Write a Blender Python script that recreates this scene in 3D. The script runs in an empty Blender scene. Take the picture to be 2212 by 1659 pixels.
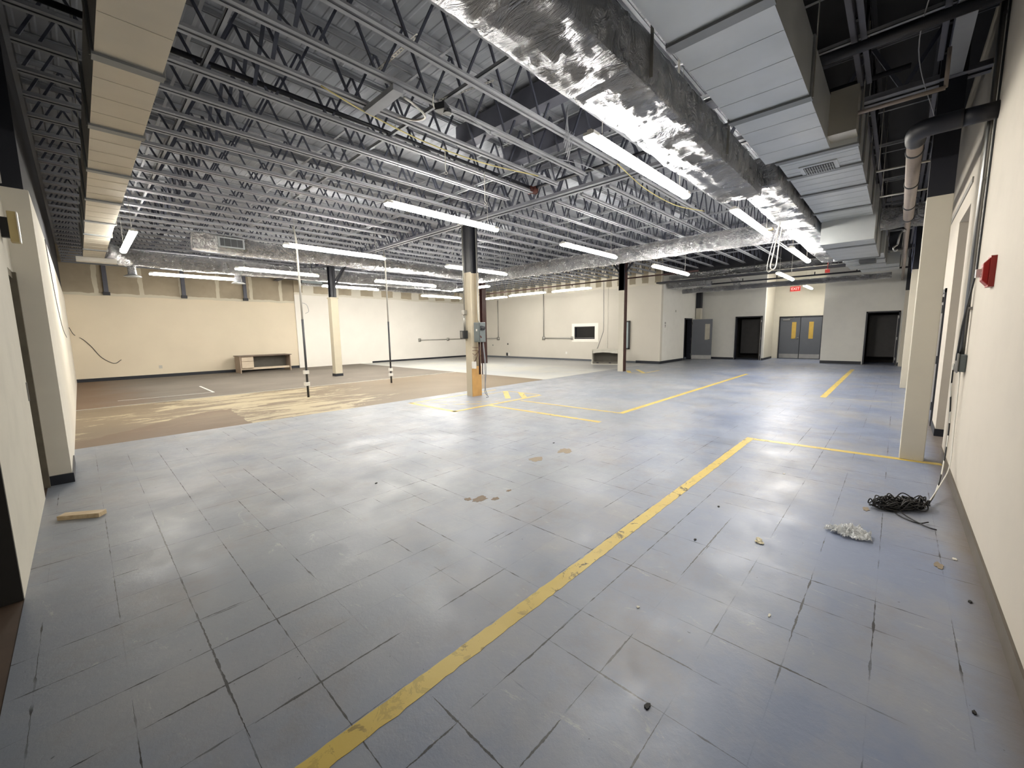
import bpy, bmesh, math, random
from mathutils import Vector, Matrix, noise
random.seed(7)
PI = math.pi
scene = bpy.context.scene
COL = scene.collection

# ------------------------------------------------------------------ camera
H = 1.5
yaw, pitch, roll, FPX = math.radians(43.39745775), math.radians(7.17784357), math.radians(-0.8744754), 876.825
fw = Vector((math.cos(yaw)*math.cos(pitch), math.sin(yaw)*math.cos(pitch), -math.sin(pitch)))
rt = Vector((math.sin(yaw), -math.cos(yaw), 0)); up = rt.cross(fw)
rt, up = rt*math.cos(roll)+up*math.sin(roll), -rt*math.sin(roll)+up*math.cos(roll)
cd = bpy.data.cameras.new('camera'); cam = bpy.data.objects.new('camera', cd); COL.objects.link(cam)
cd.sensor_width = 36; cd.lens = 36*FPX/2212; cd.clip_start = .02; cd.clip_end = 200
M = Matrix((rt, up, -fw)).transposed().to_4x4(); M.translation = (0, 0, H); cam.matrix_world = M
scene.camera = cam

# ------------------------------------------------------------------ light and exposure
TUBE = 36.0                    # emission of the lit strip lenses
w = bpy.data.worlds.new('world'); scene.world = w; w.use_nodes = True
w.node_tree.nodes['Background'].inputs[0].default_value = (.55, .6, .7, 1)
w.node_tree.nodes['Background'].inputs[1].default_value = .02
vs = scene.view_settings; vs.view_transform = 'Standard'; vs.look = 'None'; vs.gamma = 1; vs.use_curve_mapping = False
vs.exposure = 1.55

# ------------------------------------------------------------------ materials
def srgb(*c): return tuple(((v/255)/12.92 if v/255 <= .04045 else ((v/255+.055)/1.055)**2.4) for v in c)+(1,)
class NT:
    def __init__(s, name):
        s.m = bpy.data.materials.new(name); s.m.use_nodes = True; s.t = s.m.node_tree
        s.b = s.t.nodes['Principled BSDF']; s.o = s.t.nodes['Material Output']; s._p = None
    def n(s, typ, **kw):
        nd = s.t.nodes.new(typ)
        for k, v in kw.items():
            if k.startswith('i_'):
                key = k[2:]; key = int(key) if key.isdigit() else key.replace('_', ' ')
                nd.inputs[key].default_value = v
            else: setattr(nd, k, v)
        return nd
    def l(s, a, b): s.t.links.new(a, b)
    def pos(s):
        if s._p is None: s._p = s.n('ShaderNodeNewGeometry').outputs['Position']
        return s._p
    def xyz(s):
        x = s.n('ShaderNodeSeparateXYZ'); s.l(s.pos(), x.inputs[0]); return x.outputs
    def math(s, op, a, b=None, c=None, clamp=False):
        nd = s.n('ShaderNodeMath', operation=op, use_clamp=clamp)
        for i, v in enumerate((a, b, c)):
            if v is None: continue
            if isinstance(v, (int, float)): nd.inputs[i].default_value = v
            else: s.l(v, nd.inputs[i])
        return nd.outputs[0]
    def noise(s, scale, detail=4, rough=.55, stretch=None, off=(0, 0, 0), dist=0, world=True):
        mp = s.n('ShaderNodeMapping'); mp.inputs['Scale'].default_value = stretch or (1, 1, 1); mp.inputs['Location'].default_value = off
        src = s.pos() if world else s.n('ShaderNodeTexCoord').outputs['Object']
        s.l(src, mp.inputs[0]); nz = s.n('ShaderNodeTexNoise'); s.l(mp.outputs[0], nz.inputs['Vector'])
        nz.inputs['Scale'].default_value = scale; nz.inputs['Detail'].default_value = detail; nz.inputs['Roughness'].default_value = rough; nz.inputs['Distortion'].default_value = dist
        return nz.outputs['Fac']
    def ramp(s, f, a, b, lo=0., hi=1.):
        nd = s.n('ShaderNodeMapRange'); s.l(f, nd.inputs[0]); nd.inputs[1].default_value = a; nd.inputs[2].default_value = b
        nd.inputs[3].default_value = lo; nd.inputs[4].default_value = hi; nd.clamp = True; return nd.outputs[0]
    def mix(s, f, a, b):
        nd = s.n('ShaderNodeMix', data_type='RGBA')
        if isinstance(f, (int, float)): nd.inputs[0].default_value = f
        else: s.l(f, nd.inputs[0])
        for i, v in ((6, a), (7, b)):
            if isinstance(v, tuple): nd.inputs[i].default_value = v
            else: s.l(v, nd.inputs[i])
        return nd.outputs[2]
    def color(s, c):
        if isinstance(c, tuple): s.b.inputs['Base Color'].default_value = c
        else: s.l(c, s.b.inputs['Base Color'])
        return s
    def rough(s, r):
        if isinstance(r, (int, float)): s.b.inputs['Roughness'].default_value = r
        else: s.l(r, s.b.inputs['Roughness'])
        return s
    def bump(s, f, strength=.3, dist=.02):
        bp = s.n('ShaderNodeBump'); bp.inputs['Strength'].default_value = strength; bp.inputs['Distance'].default_value = dist
        s.l(f, bp.inputs['Height']); s.l(bp.outputs[0], s.b.inputs['Normal']); return s
    def metal(s, v): s.b.inputs['Metallic'].default_value = v; return s
    def spec(s, v): s.b.inputs['Specular IOR Level'].default_value = v; return s

def plain(name, c, r=.5, metal=0, var=.12, scale=6, spec=.5):
    k = NT(name); f = k.ramp(k.noise(scale, 3), .3, .7)
    d = tuple(v*(1-var) for v in c[:3])+(1,)
    k.color(k.mix(f, d, c)); k.rough(r); k.metal(metal); k.spec(spec); return k.m

def wall_mat(name, c, dirt=.06, bumpy=0, rough=.75):
    k = NT(name)
    a = k.ramp(k.noise(.55, 5), .35, .7); b = k.ramp(k.noise(3.1, 5, off=(4, 2, 1)), .45, .75)
    dk = tuple(v*(1-dirt*2) for v in c[:3])+(1,); dk2 = (c[0]*(1-dirt), c[1]*(1-dirt*1.1), c[2]*(1-dirt*1.5), 1)
    k.color(k.mix(b, k.mix(a, c, dk2), dk)); k.rough(rough); k.spec(.3)
    k.bump(k.noise(180 if not bumpy else 60, 2), .05 if not bumpy else bumpy, .002)
    return k.m

def wall_upper(name, c, zcut, board, strip, axis, period, band=.16, hang=.16):
    """painted wall whose bare plasterboard shows above zcut, with pale taped joints"""
    k = NT(name); X = k.xyz()
    u = X[axis]; z = X[2]
    zz = k.math('ADD', z, k.math('MULTIPLY', k.math('SUBTRACT', k.noise(1.6, 3), .5), hang))
    up_ = k.math('GREATER_THAN', zz, zcut)
    fr = k.math('FRACT', k.math('DIVIDE', k.math('ADD', u, k.math('MULTIPLY', k.math('SUBTRACT', k.noise(2.5, 2), .5), .12)), period))
    tape = k.math('LESS_THAN', k.math('ABSOLUTE', k.math('SUBTRACT', fr, .5)), band/period/2*1.0)
    seam = k.math('MULTIPLY', k.math('LESS_THAN', k.math('ABSOLUTE', k.math('SUBTRACT', zz, zcut+.03)), .07), 1)
    t = k.math('MAXIMUM', tape, seam)
    a = k.ramp(k.noise(.6, 5), .35, .7)
    paint = k.mix(a, c, tuple(v*.93 for v in c[:3])+(1,))
    bd = k.mix(k.ramp(k.noise(1.2, 4), .35, .65), board, tuple(v*.8 for v in board[:3])+(1,))
    k.color(k.mix(up_, paint, k.mix(t, bd, strip))); k.rough(.8); k.spec(.25)
    return k.m

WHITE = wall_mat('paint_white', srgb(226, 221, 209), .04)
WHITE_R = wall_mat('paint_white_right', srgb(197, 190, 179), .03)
GREYWHITE = wall_mat('paint_pale_grey', srgb(226, 225, 219), .03)
LEFTGREY = wall_mat('paint_block_wall', srgb(198, 194, 182), .05, bumpy=.25)
CREAMWALL = wall_upper('paint_cream_with_bare_board_above', srgb(226, 214, 192), 3.02, srgb(172, 160, 140), srgb(205, 198, 180), 0, 1.19, .13)
WHITEFAR = wall_upper('paint_white_with_bare_board_above', srgb(242, 238, 230), 3.42, srgb(186, 174, 152), srgb(222, 217, 204), 0, 1.19, .5)
WHITEMON = wall_upper('paint_white_with_patched_board_above', srgb(208, 203, 192), 3.55, srgb(168, 158, 138), srgb(214, 208, 194), 1, .61, .3, .2)
RECESS = wall_mat('paint_cream_recess', srgb(206, 202, 190), .03)
BASE = plain('vinyl_baseboard_black', srgb(32, 36, 46), .45)
BLACKP = plain('paint_black_steel', srgb(26, 28, 38), .5)
BEAMD = plain('paint_dark_grey_beam', srgb(86, 88, 100), .6)
DECKSHADE = plain('deck_shade_black', srgb(26, 27, 34), .8)  # same deck, with the shade behind the ducts put into its colour
CHORD = plain('paint_grey_joist', srgb(152, 155, 161), .7, var=.2, scale=2.5)
WEB = plain('paint_dark_web', srgb(66, 70, 84), .6)
GIRD = plain('paint_girder_grey', srgb(128, 130, 140), .6, var=.2, scale=2)
def mk_deck():
    k = NT('roof_deck_dark_grey'); X = k.xyz()
    rib = k.math('ABSOLUTE', k.math('SUBTRACT', k.math('FRACT', k.math('DIVIDE', X[0], .145)), .5))
    f = k.ramp(k.noise(.8, 4), .3, .7)
    k.color(k.mix(f, srgb(130, 134, 142), srgb(144, 147, 153))); k.rough(.85); k.spec(.2)
    k.bump(k.ramp(rib, .3, .4), .5, .02); return k.m
DECK = mk_deck()
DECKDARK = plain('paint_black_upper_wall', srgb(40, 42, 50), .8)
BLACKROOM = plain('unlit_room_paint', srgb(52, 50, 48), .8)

def mk_floor():
    k = NT('blue_vinyl_tile'); X = k.xyz(); x, y = X[0], X[1]
    P = .2868; PY = .2905
    wob = k.math('MULTIPLY', k.math('SUBTRACT', k.noise(25, 3), .5), .006)
    def line(c, o, w, P=P):
        f = k.math('FRACT', k.math('ADD', k.math('DIVIDE', k.math('ADD', k.math('SUBTRACT', c, o), wob), P), .5))
        return k.ramp(k.math('ABSOLUTE', k.math('SUBTRACT', f, .5)), w*.55/P, w/P, 1, 0)
    thick = k.ramp(k.noise(9, 4, off=(3, 3, 0)), .45, .72, .001, .0062)
    def tline(c, o, P=P):
        f = k.math('FRACT', k.math('ADD', k.math('DIVIDE', k.math('ADD', k.math('SUBTRACT', c, o), wob), P), .5))
        d = k.math('MULTIPLY', k.math('ABSOLUTE', k.math('SUBTRACT', f, .5)), P)
        return k.math('MULTIPLY', k.math('LESS_THAN', d, thick), 1)
    lx = k.math('MULTIPLY', tline(x, .2875), k.ramp(k.noise(1.9, 4, .7, stretch=(1, .45, 1), off=(7, 0, 0)), .49, .56))
    ly = k.math('MULTIPLY', tline(y, .849, PY), k.ramp(k.noise(1.9, 4, .7, stretch=(.45, 1, 1), off=(0, 9, 0)), .49, .56))
    dark = k.math('MAXIMUM', lx, ly)
    cth = k.ramp(k.noise(14, 4, .7, off=(5, 3, 0)), .34, .66, .0012, .0075)
    cwob = k.math('MULTIPLY', k.math('SUBTRACT', k.noise(18, 3, .6, off=(1, 4, 0)), .5), .012)
    cracks = [('x', .291, 1.66, 2.7), ('x', .287, 3.35, 4.6), ('y', 2.606, .2, .5), ('y', 2.305, .22, 1.0), ('y', 2.010, .02, .45), ('y', 1.717, .32, .72), ('x', 1.433, .6, .95), ('y', .849, 1.43, 1.75),
              ('y', .844, .9, 1.14), ('x', .861, .8, 1.3), ('x', 1.724, .55, .86), ('y', 1.137, 1.15, 1.6), ('y', 1.133, .6, .87), ('y', .27, 2.2, 2.7), ('y', .86, 2.4, 3.45), ('y', 1.72, 1.2, 1.75), ('y', 2.06, 1.86, 2.1), ('x', 2.01, .1, .3), ('y', 3.51, -.01, .12)]
    for ax, c0, lo, hi in cracks:
        u, v = (x, y) if ax == 'x' else (y, x)
        d = k.math('ABSOLUTE', k.math('ADD', k.math('SUBTRACT', u, c0), cwob))
        hw = (hi-lo)/2; cc = (hi+lo)/2
        fall = k.math('SUBTRACT', 1, k.math('DIVIDE', k.math('ABSOLUTE', k.math('SUBTRACT', v, cc)), hw), clamp=True)
        wd = k.math('MULTIPLY', cth, k.math('POWER', fall, .4))
        dark = k.math('MAXIMUM', dark, k.math('LESS_THAN', d, wd))
    faint = k.math('MAXIMUM', line(x, .2875, .0022), line(y, .849, .0022, PY))
    big = k.ramp(k.noise(.33, 4, .6), .35, .65)
    worn = k.ramp(k.noise(.9, 6, .7, off=(5, 1, 0)), .46, .66)
    tilev = k.n('ShaderNodeTexWhiteNoise', noise_dimensions='2D')
    cmb = k.n('ShaderNodeCombineXYZ')
    k.l(k.math('FLOOR', k.math('DIVIDE', k.math('SUBTRACT', x, .2875), P)), cmb.inputs[0]); k.l(k.math('FLOOR', k.math('DIVIDE', k.math('SUBTRACT', y, .849), PY)), cmb.inputs[1])
    k.l(cmb.outputs[0], tilev.inputs['Vector'])
    bluer = k.ramp(k.math('ADD', k.math('SUBTRACT', y, k.math('MULTIPLY', x, .25)), k.math('MULTIPLY', k.noise(.6, 4), 2.6)), .6, 3.4, 1, 0)
    base = k.mix(bluer, k.mix(big, srgb(128, 135, 147), srgb(138, 142, 147)), k.mix(big, srgb(118, 130, 158), srgb(132, 140, 158)))
    base = k.mix(k.math('MULTIPLY', worn, .75), base, srgb(150, 150, 152))
    base = k.mix(k.math('MULTIPLY', tilev.outputs['Value'], .12), base, srgb(104, 116, 148))
    # brown soiling
    soil = k.ramp(k.noise(1.3, 6, .75, off=(11, 4, 0)), .52, .74)
    base = k.mix(k.math('MULTIPLY', soil, .45), base, srgb(128, 116, 102))
    scr = k.ramp(k.noise(5.5, 8, .85, stretch=(1, .3, 1), off=(1, 1, 0), dist=1.5), .6, .66)
    scr2 = k.ramp(k.noise(6.5, 8, .85, stretch=(.3, 1, 1), off=(9, 5, 0), dist=1.5), .63, .69)
    base = k.mix(k.math('MULTIPLY', k.math('MAXIMUM', scr, scr2), .42), base, srgb(186, 184, 178))
    spot = k.ramp(k.noise(30, 2, .5, off=(2, 8, 0)), .76, .79)
    base = k.mix(k.math('MULTIPLY', spot, .7), base, srgb(44, 44, 50))
    base = k.mix(k.math('MULTIPLY', k.math('MULTIPLY', faint, k.ramp(k.noise(2.4, 4, .7), .42, .6)), .22), base, srgb(62, 66, 78))
    base = k.mix(k.math('MULTIPLY', dark, .95), base, srgb(24, 23, 23))
    edge = k.ramp(k.math('ADD', y, k.math('MULTIPLY', k.math('SUBTRACT', k.noise(4, 3), .5), .06)), -.475, -.33, .8, 0)
    base = k.mix(edge, base, srgb(112, 98, 82))
    k.color(base)
    r = k.math('ADD', k.ramp(k.noise(1.6, 6, .75, off=(2, 2, 0)), .35, .65, .3, .52), k.math('MULTIPLY', worn, .07))
    k.rough(r); k.spec(.6)
    h = k.math('ADD', k.math('MULTIPLY', k.noise(5, 6, .72), .6), k.math('MULTIPLY', k.noise(34, 4, .7), .14))
    h = k.math('SUBTRACT', h, k.math('MULTIPLY', dark, .3))
    k.bump(h, .32, .012)
    return k.m
BLUE = mk_floor()

def mk_whitefloor():
    k = NT('pale_worn_floor'); f = k.ramp(k.noise(.5, 5), .35, .7); s = k.ramp(k.noise(2.2, 6, .7, stretch=(.35, 1, 1)), .58, .68)
    g = k.mix(f, srgb(196, 194, 184), srgb(176, 180, 184)); g = k.mix(k.math('MULTIPLY', s, .4), g, srgb(132, 126, 116))
    X = k.xyz(); bl = k.ramp(k.math('ADD', X[0], k.math('MULTIPLY', k.noise(.7, 3), 2.0)), 14.6, 16.2)
    g = k.mix(bl, g, srgb(148, 148, 148))
    k.color(g); k.rough(.36); k.bump(k.noise(6, 4), .15, .01); return k.m
PALEFLOOR = mk_whitefloor()
def mk_carpet():
    k = NT('grey_carpet'); f = k.ramp(k.noise(.7, 5), .3, .7); X = k.xyz()
    g = k.mix(f, srgb(122, 115, 107), srgb(134, 127, 118))
    br = k.ramp(k.math('ADD', X[0], k.math('MULTIPLY', k.noise(.8, 4), 1.6)), .9, 2.2, 1, 0)
    g = k.mix(k.math('MULTIPLY', br, .6), g, srgb(120, 92, 66))
    li = k.math('MULTIPLY', k.ramp(k.noise(3.5, 6, .7, stretch=(.3, 1, 1)), .66, .7), k.ramp(k.math('ABSOLUTE', k.math('SUBTRACT', X[1], 13.4)), .3, .7, 1, 0))
    g = k.mix(li, g, srgb(182, 174, 158))
    k.color(g); k.rough(.95); k.spec(.1); k.bump(k.noise(250, 2), .3, .003); return k.m
CARPET = mk_carpet()
def mk_glue():
    k = NT('stripped_floor_adhesive'); X = k.xyz()
    f = k.ramp(k.noise(.6, 5), .3, .7)
    g = k.mix(f, srgb(110, 95, 74), srgb(124, 108, 86))
    n1 = k.noise(1.5, 9, .78, stretch=(.42, 1.5, 1), dist=.6)
    rx = k.ramp(X[0], 3.2, 6.4, 0, .2)
    band = k.ramp(k.math('ADD', k.math('SUBTRACT', n1, rx), k.ramp(X[0], .3, 2.4, -.07, .055)), .50, .545)
    g = k.mix(band, g, srgb(172, 158, 128))
    # dark bare hardboard patch beside the left wall
    jx = k.math('ADD', X[0], k.math('MULTIPLY', k.math('SUBTRACT', X[1], 8.5), -.05)); jn = k.math('MULTIPLY', k.math('SUBTRACT', k.noise(3, 4), .5), .25)
    p = k.math('MULTIPLY', k.math('LESS_THAN', k.math('ADD', jx, jn), 1.95), k.math('LESS_THAN', k.math('ADD', X[1], k.math('MULTIPLY', jn, 1.5)), k.ramp(X[0], .0, 1.5, 8.75, 10.1)))
    g = k.mix(k.math('MULTIPLY', p, .9), g, k.mix(f, srgb(104, 80, 58), srgb(112, 95, 74)))
    s = k.ramp(k.noise(4, 6, .7, off=(3, 1, 0)), .62, .7)
    g = k.mix(k.math('MULTIPLY', s, .35), g, srgb(104, 84, 58))
    k.color(g); k.rough(.6); k.bump(k.noise(12, 5, .7), .3, .006); return k.m
GLUE = mk_glue()
BROWNFLOOR = plain('brown_threshold_floor', srgb(84, 66, 52), .7, var=.3)

def mk_foil():
    k = NT('foil_duct_wrap'); k.color(k.mix(k.ramp(k.noise(2, 4), .3, .7), (.52, .53, .56, 1), (.68, .68, .7, 1))); k.metal(1)
    k.rough(k.ramp(k.noise(4, 4), .3, .7, .16, .3))
    rd = k.math('SUBTRACT', 1, k.math('ABSOLUTE', k.math('SUBTRACT', k.math('MULTIPLY', k.noise(3.6, 5, .6, dist=1.8), 2), 1)))
    h = k.math('ADD', k.math('MULTIPLY', k.math('POWER', rd, 3), .8), k.math('MULTIPLY', k.noise(20, 5, .7, dist=1), .55))
    k.bump(h, 1, .12); return k.m
FOIL = mk_foil()
def mk_foil_rect():
    k = NT('foil_board_wrap'); k.color(k.mix(k.ramp(k.noise(1.5, 4), .3, .7), (.33, .345, .38, 1), (.44, .45, .48, 1))); k.metal(1)
    k.rough(k.ramp(k.noise(3, 4), .3, .7, .22, .34))
    rd = k.math('SUBTRACT', 1, k.math('ABSOLUTE', k.math('SUBTRACT', k.math('MULTIPLY', k.noise(4.2, 5, .6, stretch=(1.7, .6, 1), dist=1.8), 2), 1)))
    amt = k.ramp(k.noise(1.3, 3), .4, .62, .25, 1)
    h = k.math('MULTIPLY', amt, k.math('ADD', k.math('MULTIPLY', k.math('POWER', rd, 3), 1.2), k.math('MULTIPLY', k.noise(24, 6, .75, stretch=(1.4, .7, 1), dist=.8), .5)))
    k.bump(h, .9, .05); return k.m
FOILR = mk_foil_rect()
def mk_tin(name, c1, c2, r):
    k = NT(name); X = k.xyz(); k.color(k.mix(k.ramp(k.noise(1.2, 5), .3, .7), c1, c2)); k.metal(.85)
    k.rough(k.ramp(k.noise(3, 4), .3, .7, r, r+.12)); k.bump(k.noise(1.8, 3), .25, .03); return k.m
TIN = mk_tin('galvanised_sheet', (.50, .53, .55, 1), (.60, .62, .63, 1), .42)
TINW = mk_tin('galvanised_sheet_bounce_tint', (.52, .50, .45, 1), (.62, .59, .52, 1), .42)  # beige tint carries the warm bounce light off the cream wall
TINEDGE = mk_tin('duct_joint_flange', (.22, .24, .25, 1), (.32, .33, .34, 1), .5)
STEEL = plain('bare_steel', srgb(150, 150, 150), .38, 1)
CONDUIT = plain('conduit_grey', srgb(176, 174, 168), .42, .6)
BOXGREY = plain('electrical_box_grey', srgb(112, 120, 122), .45, .3)
BOXDARK = plain('electrical_box_dark', srgb(52, 54, 58), .5)
PVC = plain('drain_pipe_beige', srgb(150, 138, 130), .5)
PLASTIC_W = plain('white_plastic', srgb(232, 230, 224), .4)
CREAMCOL = wall_mat('paint_cream_column', srgb(196, 188, 168), .04)
CREAMPIL = wall_mat('paint_cream_pillar', srgb(200, 195, 182), .03)
BEIGESTEEL = wall_mat('paint_beige_steel', srgb(200, 190, 170), .08, rough=.5)
WOODORANGE = plain('raw_pine_board', srgb(206, 160, 96), .6, var=.2, scale=5)
def mk_wood(name, a, b):
    k = NT(name); k.color(k.mix(k.ramp(k.noise(3, 5, .6, stretch=(1, 14, 14)), .35, .65), a, b)); k.rough(.55); return k.m
WOODLIGHT = mk_wood('pale_timber', srgb(206, 188, 156), srgb(184, 160, 124))
DESKWOOD = mk_wood('laminate_greyed_oak', srgb(178, 160, 142), srgb(164, 145, 128))
DESKTOP = mk_wood('laminate_desktop_brown', srgb(120, 104, 92), srgb(104, 90, 80))
DRAWER = plain('laminate_drawer_cream', srgb(206, 190, 168), .5)
GREYMELA = plain('grey_cabinet_panel', srgb(110, 106, 98), .6)
CABWHITE = plain('white_laminate', srgb(214, 210, 198), .5)
DOORG = plain('door_paint_charcoal', srgb(84, 88, 96), .4, var=.06)
FRAMEB = plain('door_frame_black', srgb(34, 36, 46), .45)
GREENDARK = plain('door_frame_dark_green', srgb(66, 72, 62), .6)
JAMB = plain('raw_jamb_brown', srgb(120, 112, 96), .7, var=.25)
AMBERGL = plain('amber_wired_glass', srgb(190, 158, 70), .25)
PALEGL = plain('pale_frosted_glass', srgb(176, 170, 156), .25)
RED = plain('red_plastic', srgb(150, 34, 30), .35)
RUST = plain('rusty_red_steel', srgb(96, 46, 36), .7, var=.4)
DARKRED = plain('dark_brown_steel', srgb(58, 30, 26), .6, var=.3)
BLACKCAB = plain('black_cable_sheath', srgb(10, 10, 14), .35)
WHITECAB = plain('white_cable_sheath', srgb(220, 218, 210), .5)
YELCAB = plain('yellow_cord', srgb(196, 182, 120), .5)
GREYCAB = plain('grey_cable_sheath', srgb(150, 152, 158), .5)
BLUECAB = plain('blue_cable_sheath', srgb(66, 74, 104), .5)
TAN = plain('tan_plastic', srgb(190, 172, 124), .5)
PAPER = plain('torn_paper', srgb(214, 206, 180), .8)
GLASSDARK = plain('dark_glass', srgb(26, 29, 32), .18)
def mk_yellow(name, chip, fade):
    k = NT(name)
    c = k.mix(k.ramp(k.noise(2.5, 4), .3, .7), srgb(208, 184, 94), srgb(194, 167, 76))
    d = k.ramp(k.noise(9, 7, .75, dist=.8), chip, chip+.03)
    big = k.ramp(k.noise(1.7, 3, off=(3, 1, 0)), .5, .58)
    d = k.math('MULTIPLY', d, k.math('ADD', .25, k.math('MULTIPLY', big, .75)))
    c = k.mix(k.math('MULTIPLY', d, .92), c, srgb(50, 40, 26))
    if fade: c = k.mix(k.ramp(k.noise(5, 6, .7, off=(1, 7, 0)), fade, fade+.14), c, srgb(160, 164, 168))
    k.color(c); k.rough(.42); k.bump(k.noise(30, 3), .15, .003); return k.m
YELLOW = mk_yellow('yellow_floor_paint', .555, 0)
YELLOW2 = mk_yellow('yellow_floor_paint_worn', .58, .56)
YELLOW3 = mk_yellow('yellow_floor_paint_faded', .6, .44)
def emis(name, c, s):
    k = NT(name); k.b.inputs['Emission Color'].default_value = c; k.b.inputs['Emission Strength'].default_value = s
    k.color((.9, .9, .88, 1)); return k.m
LENS = emis('lit_tube_lens', (1, .955, .87, 1), TUBE)
LENSB = emis('lit_tube_lens_bright', (1, .955, .87, 1), TUBE*1.6)
LENSS = emis('lit_tube_lens_soft', (1, .955, .87, 1), TUBE*.6)
LENSOFF = plain('unlit_white_fixture', srgb(222, 220, 214), .4)
EXITRED = emis('lit_exit_red', (1, .06, .05, 1), .2)
EXITRED.node_tree.nodes['Principled BSDF'].inputs['Base Color'].default_value = (.25, .01, .01, 1)
EXITLET = emis('lit_exit_letters', (1, .35, .3, 1), .3)
def mk_bag():
    k = NT('clear_plastic_film'); k.color((.9, .92, .93, 1)); k.rough(.1); k.spec(1)
    k.l(k.ramp(k.noise(22, 5, .7, dist=1), .4, .6, .25, .95), k.b.inputs['Alpha'])
    k.bump(k.noise(45, 5, .75, dist=1), .35, .01); return k.m
BAG = mk_bag()

# ------------------------------------------------------------------ geometry helpers
def tag(o, label=None, cat=None, group=None, kind=None):
    if label: o['label'] = label
    if cat: o['category'] = cat
    if group: o['group'] = group
    if kind: o['kind'] = kind
    return o
def empty(name, loc, label, cat, group=None):
    o = bpy.data.objects.new(name, None); COL.objects.link(o); o.location = loc; o.empty_display_size = .1
    return tag(o, label, cat, group)
class MB:
    def __init__(s): s.v = []; s.f = []
    def quad(s, pts): i = len(s.v); s.v += [tuple(p) for p in pts]; s.f.append(tuple(range(i, i+len(pts)))); return s
    def box(s, x0, y0, z0, x1, y1, z1):
        i = len(s.v); x0, x1 = sorted((x0, x1)); y0, y1 = sorted((y0, y1)); z0, z1 = sorted((z0, z1))
        s.v += [(x0, y0, z0), (x1, y0, z0), (x1, y1, z0), (x0, y1, z0), (x0, y0, z1), (x1, y0, z1), (x1, y1, z1), (x0, y1, z1)]
        s.f += [tuple(i+k for k in q) for q in ((0, 3, 2, 1), (4, 5, 6, 7), (0, 1, 5, 4), (1, 2, 6, 5), (2, 3, 7, 6), (3, 0, 4, 7))]; return s
    def obox(s, c, size, rz=0, ry=0):
        i0 = len(s.v); a, b, d = (q/2 for q in size); s.box(-a, -b, -d, a, b, d)
        R = Matrix.Rotation(rz, 3, 'Z') @ Matrix.Rotation(ry, 3, 'Y'); c = Vector(c)
        for k in range(i0, len(s.v)): s.v[k] = tuple(R @ Vector(s.v[k]) + c)
        return s
    def bar(s, p0, p1, w, h):
        p0, p1 = Vector(p0), Vector(p1); d = (p1-p0); L = d.length; d.normalize()
        u = Vector((0, 0, 1)) if abs(d.z) < .9 else Vector((1, 0, 0)); a = d.cross(u).normalized(); b = a.cross(d)
        i = len(s.v)
        for p in (p0, p1):
            for sx, sy in ((-1, -1), (1, -1), (1, 1), (-1, 1)): s.v.append(tuple(p+a*sx*w/2+b*sy*h/2))
        s.f += [tuple(i+k for k in q) for q in ((3, 2, 1, 0), (4, 5, 6, 7), (0, 1, 5, 4), (1, 2, 6, 5), (2, 3, 7, 6), (3, 0, 4, 7))]; return s
    def tube(s, pts, r, n=8, cap=True):
        pts = [Vector(p) for p in pts]; rings = []
        prev = None
        for j, p in enumerate(pts):
            d = (pts[min(j+1, len(pts)-1)]-pts[max(j-1, 0)]).normalized()
            if prev is None: u = Vector((0, 0, 1)) if abs(d.z) < .9 else Vector((1, 0, 0)); a = d.cross(u).normalized()
            else: a = (prev-d*prev.dot(d)).normalized()
            prev = a; b = d.cross(a); i = len(s.v); rr = r[j] if isinstance(r, (list, tuple)) else r
            for k in range(n): t = 2*PI*k/n; s.v.append(tuple(p+(a*math.cos(t)+b*math.sin(t))*rr))
            rings.append(i)
        for a_, b_ in zip(rings, rings[1:]):
            for k in range(n): s.f.append((a_+k, a_+(k+1) % n, b_+(k+1) % n, b_+k))
        if cap: s.f.append(tuple(rings[0]+k for k in range(n))[::-1]); s.f.append(tuple(rings[-1]+k for k in range(n)))
        return s
    def build(s, name, mat, parent=None, smooth=False, bevel=0):
        off = Vector(parent.matrix_world.translation) if parent is not None else Vector((0, 0, 0))
        if parent is not None:
            off = Vector((0, 0, 0)); q = parent
            while q is not None: off += Vector(q.location); q = q.parent
        me = bpy.data.meshes.new(name); me.from_pydata([tuple(Vector(v)-off) for v in s.v], [], s.f)
        me.validate(); me.materials.append(mat)
        bm = bmesh.new(); bm.from_mesh(me); bmesh.ops.recalc_face_normals(bm, faces=bm.faces); bm.to_mesh(me); bm.free()
        if smooth: me.polygons.foreach_set('use_smooth', [True]*len(me.polygons))
        o = bpy.data.objects.new(name, me); COL.objects.link(o); o.parent = parent
        if bevel:
            b = o.modifiers.new('bevel', 'BEVEL'); b.width = bevel; b.segments = 2; b.limit_method = 'ANGLE'
        return o
def copy_tree(o, parent=None):
    c = o.copy(); COL.objects.link(c); c.parent = parent
    for ch in list(o.children): copy_tree(ch, c)
    return c
def curve_pts(ctrl, n=8):
    ctrl = [Vector(c) for c in ctrl]; out = []
    P = [ctrl[0]*2-ctrl[1]]+ctrl+[ctrl[-1]*2-ctrl[-2]]
    for i in range(1, len(P)-2):
        for k in range(n):
            t = k/n; a, b, c, d = P[i-1:i+3]
            out.append(.5*((2*b)+(c-a)*t+(2*a-5*b+4*c-d)*t*t+(3*b-a-3*c+d)*t**3))
    out.append(ctrl[-1]); return out
def struct(o): o['kind'] = 'structure'; return o

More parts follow.
